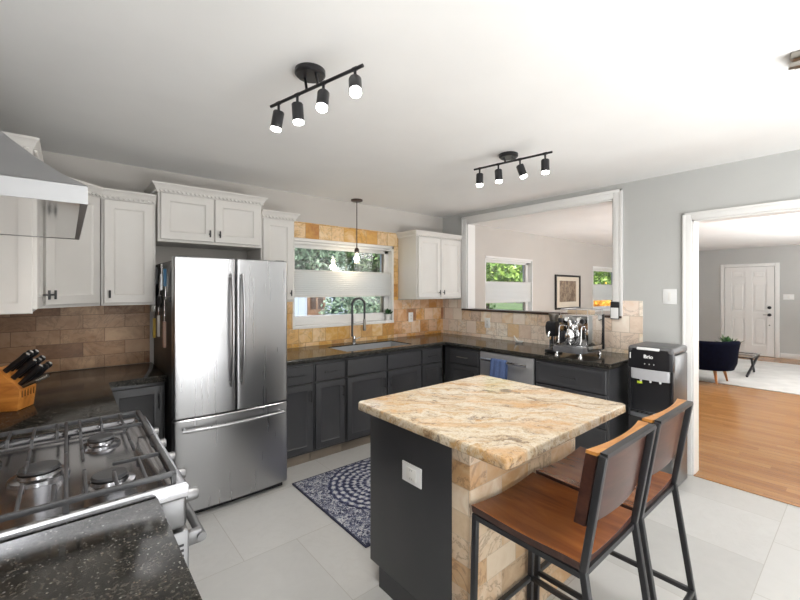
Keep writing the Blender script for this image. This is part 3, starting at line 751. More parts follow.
for s_ in (-1, 1):
    b.tube([(xs-.022, 3.2+s_*.03+.026*math.cos(2*PI*i/14), 1.40+.038*math.sin(2*PI*i/14)) for i in range(14)], .007, 8, closed=True)
b.build('handle', M['black'], t)
b = MB()
for s_ in (-1, 1): flat(b, [(-.008, 0), (.008, 0), (.002, .15)], 3.2+s_*.012, 1.43, xs-.024+s_*.002, xs-.022+s_*.002, -s_*.09)
b.build('blade', M['chrome'], t)
t = mt('silver slotted turner hung highest on the fridge side', 'turner', 'utensil', 3.17, 1.60)
b = MB(); flat(b, [(-.03, 0), (.03, 0), (.034, .07), (-.034, .07)], 3.17, 1.59, xs-.018, xs-.015); b.bar((xs-.017, 3.17, 1.59), (xs-.017, 3.17, 1.48), .012, .006); b.build('blade', M['chrome'], t)
b = MB(); flat(b, handle, 3.3, 1.64, xs-.03, xs-.016); b.build('grip', M['black'], t)
t = mt('small blue-handled tool at the top of the fridge side', 'peeler', 'utensil', 3.01, 1.57)
b = MB(); flat(b, handle, 3.01, 1.62, xs-.03, xs-.014); b.build('handle', mats['bluep'], t)
b = MB(); flat(b, [(-.008, 0), (.008, 0), (.005, .07), (-.005, .07)], 3.01, 1.435, xs-.02, xs-.016); b.build('blade', M['chrome'], t)
t = mt('cream can opener hung at the left edge of the fridge side', 'can_opener', 'utensil', 3.47, 1.42)
b = MB(); flat(b, [(-.03, -.05), (.03, -.05), (.03, .03), (-.03, .03)], 3.46, 1.37, xs-.04, xs-.014); b.build('body', mats['whitep'], t)
b = MB(); b.bar((xs-.02, 3.46, 1.40), (xs-.02, 3.42, 1.50), .01, .012); b.build('arm', mats['whitep'], t)

# ------------------------------------------------------------------ gas range and hood
ry0, ry1 = 1.270, 2.062; rx0, rx1 = XW+.02, .268
t = thing('gas_range', 'stainless gas range with black cast-iron grates at the left', 'stove', ((rx0+rx1)/2, (ry0+ry1)/2, 0))
MB().box(rx0, rx1-.075, ry0+.003, ry1-.003, .06, .885, .004).build('body', M['range_steel'], t)
b = MB()
def rr(i, z, f=0): return [(rx0+i, ry0+i*.55, z), (rx1-i-f, ry0+i*.55, z), (rx1-i-f, ry1-i*.55, z), (rx0+i, ry1-i*.55, z)]
b.loops([rr(0, .886), rr(0, .918), rr(.004, .925), rr(.008, .927), rr(.026, .927), rr(.034, .922, .01), rr(.05, .902, .012), rr(.075, .894, .014)])
b.build('cooktop', M['range_top'], t)
b = MB(); b.box(rx1-.074, rx1-.002, ry0+.002, ry1-.002, .795, .885, .012, 3); b.build('control_panel', M['range_steel'], t)
for y in (1.325, 1.495, 1.665, 1.835, 2.005):
    k = MB(); Mx = Matrix.Translation((rx1-.002, y, .862)) @ Matrix.Rotation(R(90), 4, 'Y')
    k.lathe([(0, 0), (.024, 0), (.024, .006), (.019, .010), (.0175, .036), (.015, .040), (0, .040)], M=Mx, seg=24); k.build('knob', M['range_steel'], t)
b = MB(); b.box(rx1-.074, rx1+.005, ry0+.006, ry1-.006, .27, .785, .008); d = b.build('oven_door', M['range_steel'], t)
MB().box(rx1+.005, rx1+.008, ry0+.13, ry1-.13, .38, .62, .001).build('oven_glass', M['black'], d)
b = MB()
for i in range(14): b.box(rx1-.055, rx1-.010, ry0+.0048, ry0+.0062, .54+i*.0155, .547+i*.0155)
b.build('vent_slots', M['black'], d)
b = MB(); b.cyl((rx1+.045, ry0+.03, .735), (rx1+.045, ry1-.03, .735), .013)
for y in (ry0+.05, ry1-.05): b.box(rx1+.004, rx1+.047, y-.012, y+.012, .715, .755, .004)
b.build('handle', M['range_steel'], d)
b = MB(); b.box(rx1-.074, rx1-.002, ry0+.01, ry1-.01, .10, .26, .006); b.build('lower_drawer', M['range_steel'], t)
for x in (rx0+.06, rx1-.14):
    for yy in (ry0+.05, ry1-.05): MB().cyl((x, yy, 0), (x, yy, .0595), .018).build('foot', M['black'], t)
cxs = (rx0+.20, rx1-.17); cys = (ry0+.20, ry1-.20)
burn = [(cxs[0], cys[0], .042), (cxs[1], cys[0], .046), (cxs[0], cys[1], .046), (cxs[1], cys[1], .042), (sum(cxs)/2, (ry0+ry1)/2, .052)]
for x, y, r_ in burn:
    o = MB().lathe([(0, .8945), (r_*1.45, .8945), (r_*1.4, .905), (r_*1.05, .909), (r_, .918), (r_*.3, .920), (0, .920)], c=(x, y, 0), seg=32).build('burner', M['range_top'], t)
    MB().lathe([(0, .9205), (r_*.95, .9205), (r_, .924), (r_*.92, .931), (0, .933)], c=(x, y, 0), seg=32).build('burner_cap', M['iron'], o)
# two grates, near and far half, open towards the middle
gz = .952; gw = .0095
gx0, gx1 = rx0+.075, rx1-.033; gxm = -.002; ym = (ry0+ry1)/2
for ya, s_ in ((ry0+.022, 1), (ry1-.022, -1)):
    b = MB(); ye = ym-s_*.003; D = abs(ye-ya)
    b.bar((gx0, ya, gz), (gx1, ya, gz), gw*1.1, .016, bev=.003)
    for x, k in ((gx0, 1.3), (gx1, 1.7), (gxm, 1)): b.bar((x, ya, gz), (x, ye, gz), gw*k, .016, bev=.004)
    n = 9
    for i in range(1, n):
        x = gx0+(gx1-gx0)*i/n
        if abs(x-gxm) < .02: continue
        L = D*(.30 if i % 2 else .46)
        b.bar((x, ya, gz), (x, ya+s_*L, gz+.002), gw*.85, .013, bev=.003); b.bar((x, ya+s_*L, gz+.006), (x, ya+s_*(L+.012), gz-.020), gw*.85, .012)
        if i % 2 == 0: b.bar((x, ye, gz), (x, ye-s_*D*.26, gz+.002), gw*.85, .013, bev=.003)
    for x0_, x1_ in ((gx0, gx0+.15), (gx1, gx1-.13)):
        b.bar((x0_, ya+s_*D*.5, gz), (x1_, ya+s_*D*.5, gz+.002), gw*.85, .013, bev=.003)
    for x in (gx0, gx1):
        for y in (ya, ye-s_*.01): b.bar((x, y, gz), (x, y, .928 if x == gx1 and False else .915), .012, .012)
    b.bar((gxm, ya, gz), (gxm, ya, .921), .012, .012)
    b.build('grate', M['iron'], t)
# hood
hx1, hy0, hy1 = .040, 1.262, 2.175; hz0 = 1.694
t = thing('range_hood', 'stainless pyramid range hood on the left wall above the range', 'range hood', (-.2, 1.72, hz0))
b = MB(); xw = XW+.012
def hl(i, z, k=1): return [(xw, hy0+i, z), (hx1-i*k, hy0+i, z), (hx1-i*k, hy1-i, z), (xw, hy1-i, z)]
b.loops([hl(0, hz0+.046), hl(.05, hz0+.079), hl(.10, hz0+.122), hl(.15, hz0+.172), hl(.20, hz0+.226), hl(.28, hz0+.325)], True, True)
b.build('canopy', M['steelh'], t)
b = MB(); b.loops([hl(.03, hz0+.004), hl(0, hz0), hl(0, hz0+.045)], False, False); b.loops([hl(0, hz0+.045), hl(.02, hz0+.0455)], False, True); b.build('rim', M['steelh'], t)
b = MB(); b.box(xw+.004, hx1-.004, hy0+.004, hy1-.004, hz0+.002, hz0+.006)
o = b.build('underside', M['mirror'], t)
b = MB(); b.box(xw+.002, -.245, 1.55, 1.888, hz0+.3255, H-.002, .002); b.build('chimney', M['steelh'], t)

# knife block
ang = R(-26.8)
def kb(loc): 
    t = thing('knife_block', 'wooden knife block on the counter behind the range', 'knife block', loc)
    b = MB(); prof = [(-.23, 0), (0, 0), (.012, .10), (-.085, .205), (-.20, .16)]
    Mx = Matrix(((1, 0, 0, 0), (0, 0, 1, 0), (0, 1, 0, 0), (0, 0, 0, 1)))
    b.prism(prof, -.06, .06, Mx, bev=.003)
    o = b.build('block', M['block'], t) if False else None
    for v in b.b.verts: v.co += Vector(loc)
    b.build('block', M['block'], t)
    b = MB()
    for i in range(5): b.box(loc[0]+.0095, loc[0]+.0125, loc[1]-.044+i*.0205, loc[1]-.042+i*.0205, loc[2]+.06, loc[2]+.092)
    b.build('slot', M['darkbrown'], t)
    return t
bl = Vector((-.153, 2.63, .9115))
t = kb(tuple(bl)); t.rotation_euler = (0, 0, ang)
kn = thing('knife', 'x', 'knife', (0, 0, 0), 'black-handled knives in the block')
b = MB(); n = 9
ls = []
for z, w, h in ((0, .009, .013), (.02, .009, .012), (.05, .010, .014), (.085, .009, .013), (.112, .010, .016), (.118, .008, .013)):
    ls.append([(w*math.cos(2*PI*i/14), h*math.sin(2*PI*i/14), z) for i in range(14)])
b.loops(ls); b.build('handle', M['black'], kn)
MB().box(-.006, .006, -.011, .011, -.004, .006, .002).build('bolster', M['chrome'], kn); MB().cyl((0, 0, .118), (0, 0, .1205), .0085, seg=12).build('end_cap', M['chrome'], kn)
rows = [('top-row', .78, 3), ('middle-row', .46, 3), ('lower-row', .16, 3)]
Mb = Matrix.Translation(bl) @ Matrix.Rotation(ang, 4, 'Z')
p0, p1 = Vector((.012, 0, .10)), Vector((-.085, 0, .205)); nrm = Vector((p1.z-p0.z, 0, -(p1.x-p0.x))).normalized()
tl = (p1-p0).normalized()
first = True; used = [('farthest', -1), ('middle', 0), ('nearest', 1)]
for rn, f, c in rows:
    for nm, s_ in used:
        pos = Mb @ (p0+tl*((p1-p0).length*f)+nrm*.005+Vector((0, -s_*.036, 0)))
        Rm = Matrix.Rotation(ang, 3, 'Z') @ Matrix((Vector((0, 1, 0)), tl, nrm)).transposed()
        Rm = Rm @ Matrix.Rotation(R(random.uniform(-4, 4)), 3, 'X')
        lab = 'black-handled knife, %s of the %s slots in the wooden block' % (nm, rn)
        if first: kn.location = pos; kn.rotation_euler = Rm.to_euler(); kn['label'] = lab; first = False
        else: dup(kn, lab, pos, Rm.to_euler())
t = thing('honing_steel', 'ridged honing steel in the lowest slot of the knife block', 'honing steel', (0, 0, 0))
b = MB(); b.tube([(0, 0, 0), (0, 0, .05), (0, 0, .11)], [.008, .009, .009], 12)
for i in range(6): b.lathe([(.0095, .06+i*.009), (.0115, .0635+i*.009), (.0095, .067+i*.009)], seg=14)
b.build('handle', M['nickel'], t)
pos = Mb @ Vector((.018, -.048, .112)); t.location = pos
Rm = Matrix.Rotation(ang, 3, 'Z') @ Matrix.Rotation(R(64), 3, 'Y'); t.rotation_euler = Rm.to_euler()

# ------------------------------------------------------------------ island
ix0, ix1, iy0, iy1 = 1.132, 2.142, .785, 1.69
t = thing('kitchen_island', 'kitchen island with gold-beige granite top, charcoal side and stone-tiled back', 'kitchen island', ((ix0+ix1)/2, (iy0+iy1)/2, 0))
b = MB(); rad = .02; pl = []
for cx_, cy_, a0 in ((ix0+rad, iy0+rad, PI), (ix1-rad, iy0+rad, 1.5*PI), (ix1-rad, iy1-rad, 0), (ix0+rad, iy1-rad, .5*PI)):
    for i in range(5): pl.append((cx_+rad*math.cos(a0+PI/2*i/4), cy_+rad*math.sin(a0+PI/2*i/4)))
c_ = Vector(((ix0+ix1)/2, (iy0+iy1)/2))
L = lambda i, z: [(c_.x+(x-c_.x)*(1-i/.5), c_.y+(y-c_.y)*(1-i/.5), z) for x, y in pl]
b.loops([L(.006, .868), L(.001, .872), L(0, .876), L(0, .903), L(.0012, .907), L(.004, .910)])
b.build('countertop', M['gold'], t)
bx0, bx1, by0, by1, bt = 1.192, 2.045, 1.00, 1.655, 1.095
MB().box(bx0, bx1, bt, by1, .10, .866, .002).build('body', M['char'], t)
MB().box(bx0+.0005, bx1-.0005, bt, by1-.075, 0, .0995).build('toe_kick', M['char'], t)
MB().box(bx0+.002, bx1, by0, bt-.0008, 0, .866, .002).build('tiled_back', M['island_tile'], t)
for u0, u1 in ((bx0+.02, bx0+.42), (bx0+.44, bx1-.02)):
    P = Vector((u1, by1+.001, .12)); d = MB().panel(P, (-1, 0, 0), (0, 1, 0), u1-u0, .56, .02, .05, .008).build('door', M['char'], t)
    b = MB(); bar_pull(b, P+Vector((-.03, .02, .46)), (0, 0, 1), .1, (0, 1, 0), .004); b.build('handle', M['blackmetal'], d)
    MB().panel((u1, by1+.001, .70), (-1, 0, 0), (0, 1, 0), u1-u0, .145, .02, 0).build('drawer', M['char'], t)
def outlet(parent, c, right, nrm, w=.075, h=.118, kind='outlet', screws=True):
    c, r_, n_ = Vector(c), Vector(right), Vector(nrm)
    Mx = Matrix((r_, Vector((0, 0, 1)), n_)).transposed().to_4x4(); Mx.translation = c+n_*.003
    o = MB().obox(Mx, w, h, .006, .002).build('plate' if parent.type == 'EMPTY' else 'outlet_plate', M['plate'], parent)
    b = MB(); Mi = Mx.copy(); Mi.translation = c+n_*.0072
    if kind == 'switch': b.obox(Mi, w*.42 if w < .1 else w*.2, h*.55, .004, .001)
    else: b.obox(Mi, w*.5, h*.62, .0028, .001)
    s_ = b.build('rocker' if kind == 'switch' else 'socket', M['pot'], o)
    if kind == 'outlet':
        b = MB()
        for dz in (-.019, .019):
            for dx in (-.006, .006):
                Mj = Mx.copy(); Mj.translation = c+n_*.0088+r_*dx+Vector((0, 0, dz)); b.obox(Mj, .002, .008, .0006)
        b.build('slot', M['black'], o)
    return o
outlet(t, (bx0-.0005, 1.331, .650), (0, -1, 0), (-1, 0, 0), .128, .088)
def wall_plate(label, cat, c, right, nrm, w=.075, h=.118, kind='outlet', name='wall_outlet'):
    c = Vector(c); tt = thing(name, label, cat, (c.x, c.y, c.z-h/2)); outlet(tt, c, right, nrm, w, h, kind); return tt
wall_plate('white outlet in the tile right of the sink window', 'outlet', (3.25, YN-.0085, 1.145), (1, 0, 0), (0, -1, 0), .075, .118)
wall_plate('white outlet in the tile above the dishwasher', 'outlet', (XE-.0085, 2.93, 1.09), (0, -1, 0), (-1, 0, 0), .075, .118)
wall_plate('white light switch on the grey wall beside the doorway', 'light switch', (XE-.0005, 1.075, 1.425), (0, -1, 0), (-1, 0, 0), .10, .125, 'switch', 'light_switch')
wall_plate('white switch plate right of the far entry door', 'light switch', (XF-.0005, 1.14, 1.33), (0, -1, 0), (-1, 0, 0), .17, .12, 'switch', 'light_switch')
t = thing('ledge_display', 'small white and black device leaning at the right end of the dark ledge', 'device', (XE-.03, 1.49, PT[2]+.022))
MB().box(XE-.046, XE-.034, 1.452, 1.528, PT[2]-.01, PT[2]+.150, .006).build('body', M['black'], t)
MB().box(XE-.049, XE-.0462, 1.457, 1.523, PT[2]-.002, PT[2]+.095, .001).build('front_plate', M['plate'], t)

# ------------------------------------------------------------------ espresso machine and grinder
my0, my1, mx0, mx1 = 1.53, 1.785, 3.35, 3.66
t = thing('espresso_machine', 'chrome espresso machine with drip tray and mirrored side on the counter', 'coffee machine', (3.48, 1.66, .911))
MB().box(mx0, mx1, my0, my1, 1.0, 1.262, .006).box(mx0+.01, mx1, my0, my1, .955, 1.0, .003).build('body', M['mirror'], t)
b = MB(); b.box(3.245, mx0-.002, my0, my1, .945, .998, .005); b.box(mx0-.002, mx1, my0+.004, my1-.004, .945, .954); b.build('drip_tray', paint('dark_steel', (.10, .10, .105, 1), .3, .1), t)
b = MB()
for i in range(9):
    y = my0+.02+i*(my1-my0-.04)/8; b.box(3.255, mx0-.012, y-.004, y+.004, .9985, 1.003)
b.build('drip_grid', M['chrome'], t)
for x in (3.265, mx1-.03):
    for y in (my0+.025, my1-.025): MB().lathe([(0, .911), (.018, .911), (.016, .925), (.011, .930), (.011, .945), (0, .945)], c=(x, y, 0), seg=16).build('foot', M['chrome'], t)
b = MB(); Mx = Matrix.Translation((mx0, 1.657, 1.155)) @ Matrix.Rotation(R(-90), 4, 'Y')
b.lathe([(0, 0), (.032, 0), (.032, .05), (.026, .055), (.026, .075), (0, .08)], M=Mx)
b.lathe([(0, 1.065), (.034, 1.065), (.036, 1.07), (.036, 1.105), (.028, 1.12), (.02, 1.15), (0, 1.15)], c=(mx0-.06, 1.657, 0)); b.cyl((mx0-.06, 1.657, 1.15), (mx0-.06, 1.657, 1.205), .016); b.lathe([(0, 1.205), (.02, 1.205), (.018, 1.22), (0, 1.224)], c=(mx0-.06, 1.657, 0))
b.build('group_head', M['chrome'], t)
b = MB(); b.lathe([(0, 1.03), (.018, 1.035), (.031, 1.045), (.033, 1.062), (0, 1.063)], c=(mx0-.06, 1.657, 0)); b.cyl((mx0-.06, 1.657, 1.03), (mx0-.06, 1.657, 1.015), .009)
o = b.build('portafilter', M['chrome'], t); MB().tube([(mx0-.085, 1.657, 1.05), (mx0-.13, 1.64, 1.045), (mx0-.17, 1.62, 1.035)], [.009, .012, .011]).build('handle', M['black'], o)
for y, nm in ((my0+.03, 'steam_wand'), (my1-.03, 'water_wand')):
    o = MB().tube([(mx0, y, 1.17), (mx0-.04, y, 1.17), (mx0-.055, y, 1.15), (mx0-.06, y, 1.05), (mx0-.075, y, 1.02)], .0055).build(nm, M['chrome'], t)
    Mx = Matrix.Translation((mx0, y, 1.215)) @ Matrix.Rotation(R(-90), 4, 'Y')
    MB().lathe([(0, 0), (.008, 0), (.008, .02), (.022, .022), (.022, .042), (.016, .048), (0, .048)], M=Mx, seg=18).build('knob', M['black'], o)
for y in (1.605, 1.712):
    Mx = Matrix.Translation((mx0, y, 1.225)) @ Matrix.Rotation(R(-90), 4, 'Y')
    o = MB().lathe([(0, 0), (.022, 0), (.022, .012), (.018, .014), (0, .013)], M=Mx, seg=24).build('gauge', M['chrome'], t)
    Mx = Matrix.Translation((mx0-.0142, y, 1.225)) @ Matrix.Rotation(R(-90), 4, 'Y')
    MB().lathe([(0, 0), (.016, 0), (.016, .0006), (0, .0006)], M=Mx, seg=24).build('dial', M['plate'], o)
b = MB(); zc = 1.31; pts = [(mx0+.01, my0+.01, zc), (mx1-.01, my0+.01, zc), (mx1-.01, my1-.01, zc), (mx0+.01, my1-.01, zc)]
for p, q_ in zip(pts, pts[1:]+pts[:1]): b.cyl(p, q_, .003, seg=8)
for p in pts: b.cyl((p[0], p[1], 1.26), (p[0], p[1], zc+.002), .003, seg=8)
b.build('cup_rail', M['chrome'], t)
MB().box(mx1-.012, mx1+.004, my0-.004, my0+.004, .955, 1.265, .001).build('rear_edge', M['black'], t)
gx, gy_ = 3.42, 1.875
t = thing('coffee_grinder', 'compact black and silver coffee grinder left of the espresso machine', 'coffee grinder', (gx, gy_, .911))
MB().box(gx-.075, gx+.075, gy_-.05, gy_+.05, .911, .94, .008).build('base', M['black'], t)
MB().box(gx-.02, gx+.06, gy_-.036, gy_+.036, .94, 1.09, .01).build('column', M['chrome'], t)
b = MB(); b.loops([[(gx+sx*(.06+d_), gy_+sy*(.045+d_*.4), z) for sx, sy in ((-1, -1), (1, -1), (1, 1), (-1, 1))] for d_, z in ((-.012, 1.06), (0, 1.09), (.004, 1.15), (-.006, 1.185), (-.02, 1.195))]); b.build('motor_housing', M['black'], t)
MB().lathe([(0, 1.195), (.034, 1.195), (.044, 1.245), (.044, 1.262), (0, 1.264)], c=(gx, gy_, 0)).build('hopper', M['nickel'], t)
MB().cyl((gx-.07, gy_, 1.10), (gx-.095, gy_, 1.055), .012, .010).build('spout', M['chrome'], t)
tag(MB().box(XE-.01, XE+.09, 1.72, 1.95, PT[2]+.0225, PT[2]+.058, .006).build('tray', paint('pale_tan', (.62, .48, .34, 1), .6, .08)), 'small pale tan tray lying on the dark ledge behind the espresso machine', 'tray')
t = thing('sponge_holder', 'small white bird-shaped dish lying against the tile above the dishwasher', 'dish', (3.73, 2.44, .911))
b = MB(); b.lathe([(0, .911), (.03, .911), (.045, .93), (.04, .93), (.028, .917), (0, .917)], c=(3.73, 2.44, 0)); b.build('bowl', M['pot'], t)
b = MB(); b.tube([(3.73, 2.47, .93), (3.73, 2.49, .955), (3.73, 2.505, .985)], [.012, .008, .003]); b.build('tail', M['pot'], t)

# ------------------------------------------------------------------ water dispenser
wx0, wx1, wy0, wy1, wz = 3.33, 3.685, .915, 1.215, 1.055
t = thing('water_dispenser', 'tall black and silver bottleless water dispenser beside the doorway', 'water dispenser', ((wx0+wx1)/2, (wy0+wy1)/2, 0))
silver = metal('grey_steel_panel', (.20, .20, .20, 1), .34, (60, 60, 1.5))
b = MB(); b.box(wx0+.045, wx1, wy0, wy1, .02, 1.0, .01); b.build('body', silver, t)
b = MB(); b.box(wx0+.004, wx1, wy0-.002, wy1+.002, 1.0, wz, .02, 3); b.build('top_cover', paint('dark_grey_plastic', (.09, .09, .092, 1), .35, .06), t)
b = MB(); pl = []
for i in range(13):
    f = i/12; y = wy1-(wy1-wy0)*f; pl.append((wx0+.012-.016*math.sin(PI*f)**.6, y))
pl += [(wx0+.045, wy0), (wx0+.045, wy1)]
b.prism(pl, .885, 1.035, bev=.002); o = b.build('front_panel', M['black'], t)
MB().box(wx0-.006, wx0+.012, wy0+.085, wy0+.235, 1.028, 1.046, .003).build('display_trim', M['plate'], t)
b = MB(); b.prism([(x-.006, y*.86+1.065*.14) for x, y in pl], .805, .884, bev=.004); b.build('spout_housing', paint('silver_trim', (.40, .40, .415, 1), .35, .05), t)
MB().box(wx0+.03, wx0+.046, wy0+.02, wy1-.02, .56, .80, .002).build('alcove', M['black'], t)
for ya, yb in ((wy0, wy0+.018), (wy1-.018, wy1)): MB().box(wx0+.006, wx0+.045, ya, yb, .52, .884, .003).build('side_rail', M['black'], t)
b = MB()
for y in (1.0, 1.065, 1.13): b.cyl((wx0+.02, y, .805), (wx0+.02, y, .785), .009, .007, 12)
b.build('spigot', M['plate'], t)
tag_m = paint('lime_tag', (.45, .55, .04, 1), .4, .03)
MB().box(wx0+.004, wx0+.006, 1.115, 1.15, .772, .788).build('sticker', tag_m, t)
b = MB(); b.prism([(x-.004, y*.92+1.065*.08) for x, y in pl], .515, .548, bev=.004); o = b.build('drip_tray', metal('silver_tray', (.5, .52, .55, 1), .3), t)
b = MB()
for i in range(7): b.box(wx0+.005, wx0+.04, .965+i*.03, .978+i*.03, .5485, .550)
b.build('grille', M['black'], o)
MB().box(wx0+.006, wx0+.044, wy0+.002, wy1-.002, .03, .51, .008).build('door', silver, t)
def text_mesh(txt, size, loc, rotz, m, parent, name, ext=.0006):
    cu = bpy.data.curves.new(name, 'FONT'); cu.body = txt; cu.size = size; cu.extrude = ext; cu.align_x = 'CENTER'; cu.offset = size*.03
    ob = bpy.data.objects.new(name, cu); COL.objects.link(ob); bpy.context.view_layer.update()
    me = bpy.data.meshes.new_from_object(ob.evaluated_get(bpy.context.evaluated_depsgraph_get())); bpy.data.objects.remove(ob); bpy.data.curves.remove(cu)
    Mx = Matrix.Translation(Vector(loc)-ORIGIN[parent.name]) @ Matrix.Rotation(rotz, 4, 'Z') @ Matrix.Rotation(R(90), 4, 'X')
    me.transform(Mx); me.materials.append(m); o = bpy.data.objects.new(name, me); COL.objects.link(o); o.parent = parent; return o
text_mesh('Brio', .036, (wx0-.0045, 1.072, .968), R(-90), M['plate'], t, 'lettering')
b = MB()
for y in (1.035, 1.065, 1.095): b.lathe([(0, 0), (.004, 0), (.004, .001), (0, .001)], M=Matrix.Translation((wx0-.0045, y, .925)) @ Matrix.Rotation(R(-90), 4, 'Y'), seg=12)
b.box(wx0+.006, wx0+.010, 1.196, 1.202, .955, 1.0)
b.build('indicator', M['plate'], t)

# ------------------------------------------------------------------ bar stools
t = thing('bar_stool', 'x', 'stool', (0, 0, 0), 'bar stools at the island')
b = MB(); nx, ny = 14, 10; hw, hd = .212, .208
def sz(x, y): return .646+.016*(x/hw)**2*1.0-.006*math.cos(PI*y/hd)*.5
top = [[(hw*(2*i/nx-1), hd*(2*j/ny-1), sz(hw*(2*i/nx-1), hd*(2*j/ny-1))) for i in range(nx+1)] for j in range(ny+1)]
tv = [[b.b.verts.new(Vector(p)) for p in r_] for r_ in top]; bv = [[b.b.verts.new(Vector((p[0]*.985, p[1]*.985, p[2]-.026))) for p in r_] for r_ in top]
for j in range(ny):
    for i in range(nx):
        b.b.faces.new((tv[j][i], tv[j][i+1], tv[j+1][i+1], tv[j+1][i])); b.b.faces.new((bv[j][i], bv[j+1][i], bv[j+1][i+1], bv[j][i+1]))
for i in range(nx): b.b.faces.new((tv[0][i], bv[0][i], bv[0][i+1], tv[0][i+1])); b.b.faces.new((tv[ny][i], tv[ny][i+1], bv[ny][i+1], bv[ny][i]))
for j in range(ny): b.b.faces.new((tv[j][0], tv[j+1][0], bv[j+1][0], bv[j][0])); b.b.faces.new((tv[j][nx], bv[j][nx], bv[j+1][nx], tv[j+1][nx]))
st_ = b.build('seat', M['seatwood'], t, smooth=40); st_.data.materials.append(M['backdark'])
for p in st_.data.polygons:
    if p.normal.z < .4: p.material_index = 1
lw = .021; lx = .198
# seat rail
b = MB(); zr = .622
for s_ in (-1, 1): b.bar((s_*lx, -.205, zr), (s_*lx, .195, zr), lw, .018)
b.bar((-lx, .195, zr), (lx, .195, zr), lw, .018); b.bar((-lx, -.205, zr), (lx, -.205, zr), lw, .018)
b.build('seat_frame', M['blackmetal'], t)
for s_ in (-1, 1):
    MB().bar((s_*lx, .197, .632), (s_*lx, .215, 0), lw, bev=.002).build('leg', M['blackmetal'], t)
    MB().bar((s_*lx, -.212, .64), (s_*lx, -.31, 0), lw, bev=.002).build('leg', M['blackmetal'], t)
    MB().bar((s_*lx, -.212, .632), (s_*lx, -.272, 1.0), lw, bev=.002).build('back_post', M['blackmetal'], t)
b = MB(); b.bar((-lx, -.272, 1.0), (lx, -.272, 1.0), lw, .014); b.build('top_rail', M['blackmetal'], t)
zb = .20
for p, q_ in (((-lx, .209, zb), (lx, .209, zb)), ((-lx, -.28, zb), (lx, -.28, zb)), ((-lx, .209, zb), (-lx, -.28, zb)), ((lx, .209, zb), (lx, -.28, zb))):
    MB().bar(p, q_, lw*.9, bev=.002).build('stretcher', M['blackmetal'], t)
# curved wooden backrest: front amber, back dark, leaning with the posts
def back_slab(y_off, th, z0, z1, m, nm):
    b = MB(); n = 16; Ls = []
    for i in range(n+1):
        f = 2*i/n-1; x = f*.205; cv = -.020*(1-f*f)
        ln = lambda z: -.212-(z-.632)*.163
        pf = lambda z, o: (x, ln(z)+o+cv+.012, z)
        Ls.append([pf(z0, y_off), pf(z0, y_off+th), pf(z1, y_off+th), pf(z1, y_off)])
    b.loops(Ls); return b.build(nm, m, t, smooth=30)
back_slab(.004, .034, .775, .9955, M['backdark'], 'backrest')
back_slab(.004, .034, .996, 1.006, M['backwood'], 'top_edge')
t.location = (1.385, .768, 0); t['label'] = 'wooden bar stool with black frame nearest the camera, at the island corner'
t2 = dup(t, 'wooden bar stool with black frame standing farther right, by the doorway side', (1.835, .768, 0)); 

# ------------------------------------------------------------------ ceiling lights
def spot_rail(label, canopy, p0, p1, heads, warm=(1, .97, .93)):
    t = thing('track_light', label, 'ceiling light', (canopy[0], canopy[1], H), 'black four-head ceiling track lights')
    MB().lathe([(0, H-.0005), (.066, H-.0005), (.066, H-.018), (.058, H-.026), (0, H-.027)], c=(canopy[0], canopy[1], 0)).build('canopy', M['black'], t)
    p0, p1 = Vector(p0), Vector(p1)
    b = MB(); b.cyl(p0, p1, .007, seg=12); b.build('rail', M['black'], t)
    m = p0.lerp(p1, .5); b = MB(); dr = (p1-p0).normalized()
    for s_ in (-.035, .035): b.cyl((canopy[0]+dr.x*s_, canopy[1]+dr.y*s_, H-.02), m+dr*s_, .006, seg=10)
    b.build('stem', M['black'], t)
    for f, tilt in heads:
        p = p0.lerp(p1, f); d_ = Vector(tilt).normalized()
        pv = p+Vector((0, 0, -.045))
        o = MB().cyl(p, pv, .006, seg=10).cyl(p-dr*.012, p+dr*.010, .0085, seg=12).build('head_stem', M['black'], t)
        b = MB(); e = pv+d_*.078; s0 = pv-d_*.008; b.tube([s0, s0+d_*.006, e-d_*.012, e-d_*.011], [.021, .025, .025, .0228], 24); b.build('lamp_head', M['black'], o)
        MB().tube([e-d_*.0115, e-d_*.001, e+d_*.003], [.0224, .0224, .019], 24).build('lens', M['lampon'], o)
        rot = (-d_).to_track_quat('Z', 'Y').to_euler()
        lamp('spot', 'SPOT', e+d_*.02-ORIGIN[t.name], 9, warm, rot, t, spot_size=R(165), spot_blend=1.0, shadow_soft_size=.03)
    return t
zr = 2.335
spot_rail('black four-head track light nearer the camera, above the range', (.815, 1.58), (.728, 1.80, zr), (.862, 1.245, zr),
          [(.10, (-.10, .22, -1)), (.33, (.10, .05, -1)), (.62, (-.25, -.25, -1)), (.93, (-.30, -.50, -1))])
spot_rail('black four-head track light farther away, above the island side', (2.39, 1.65), (2.215, 1.815, zr), (2.30, 1.27, zr),
          [(.08, (.0, .0, -1)), (.34, (.02, -.05, -1)), (.62, (.25, -.25, -1)), (.92, (.02, 0, -1))])
t = thing('ceiling_light', 'brushed nickel ceiling light at the right edge of the picture', 'ceiling light', (2.30, .10, H))
b = MB(); b.box(2.235, 2.36, -.02, .21, H-.03, H-.0005, .006); b.build('canopy', M['nickel'], t)
MB().bar((2.24, .215, H-.055), (2.36, -.22, H-.055), .03, .02, bev=.004).build('rail', M['nickel'], t)
for f in (.15, .5, .85):
    p = Vector((2.24, .215, H-.06)).lerp(Vector((2.36, -.22, H-.06)), f)
    o = MB().cyl(p, p+Vector((0, 0, -.03)), .008, seg=10).build('head_stem', M['nickel'], t)
    MB().lathe([(0, -.03), (.022, -.03), (.032, -.08), (.029, -.08), (.02, -.034), (0, -.034)], c=p).build('lamp_shade', M['clear'], o)
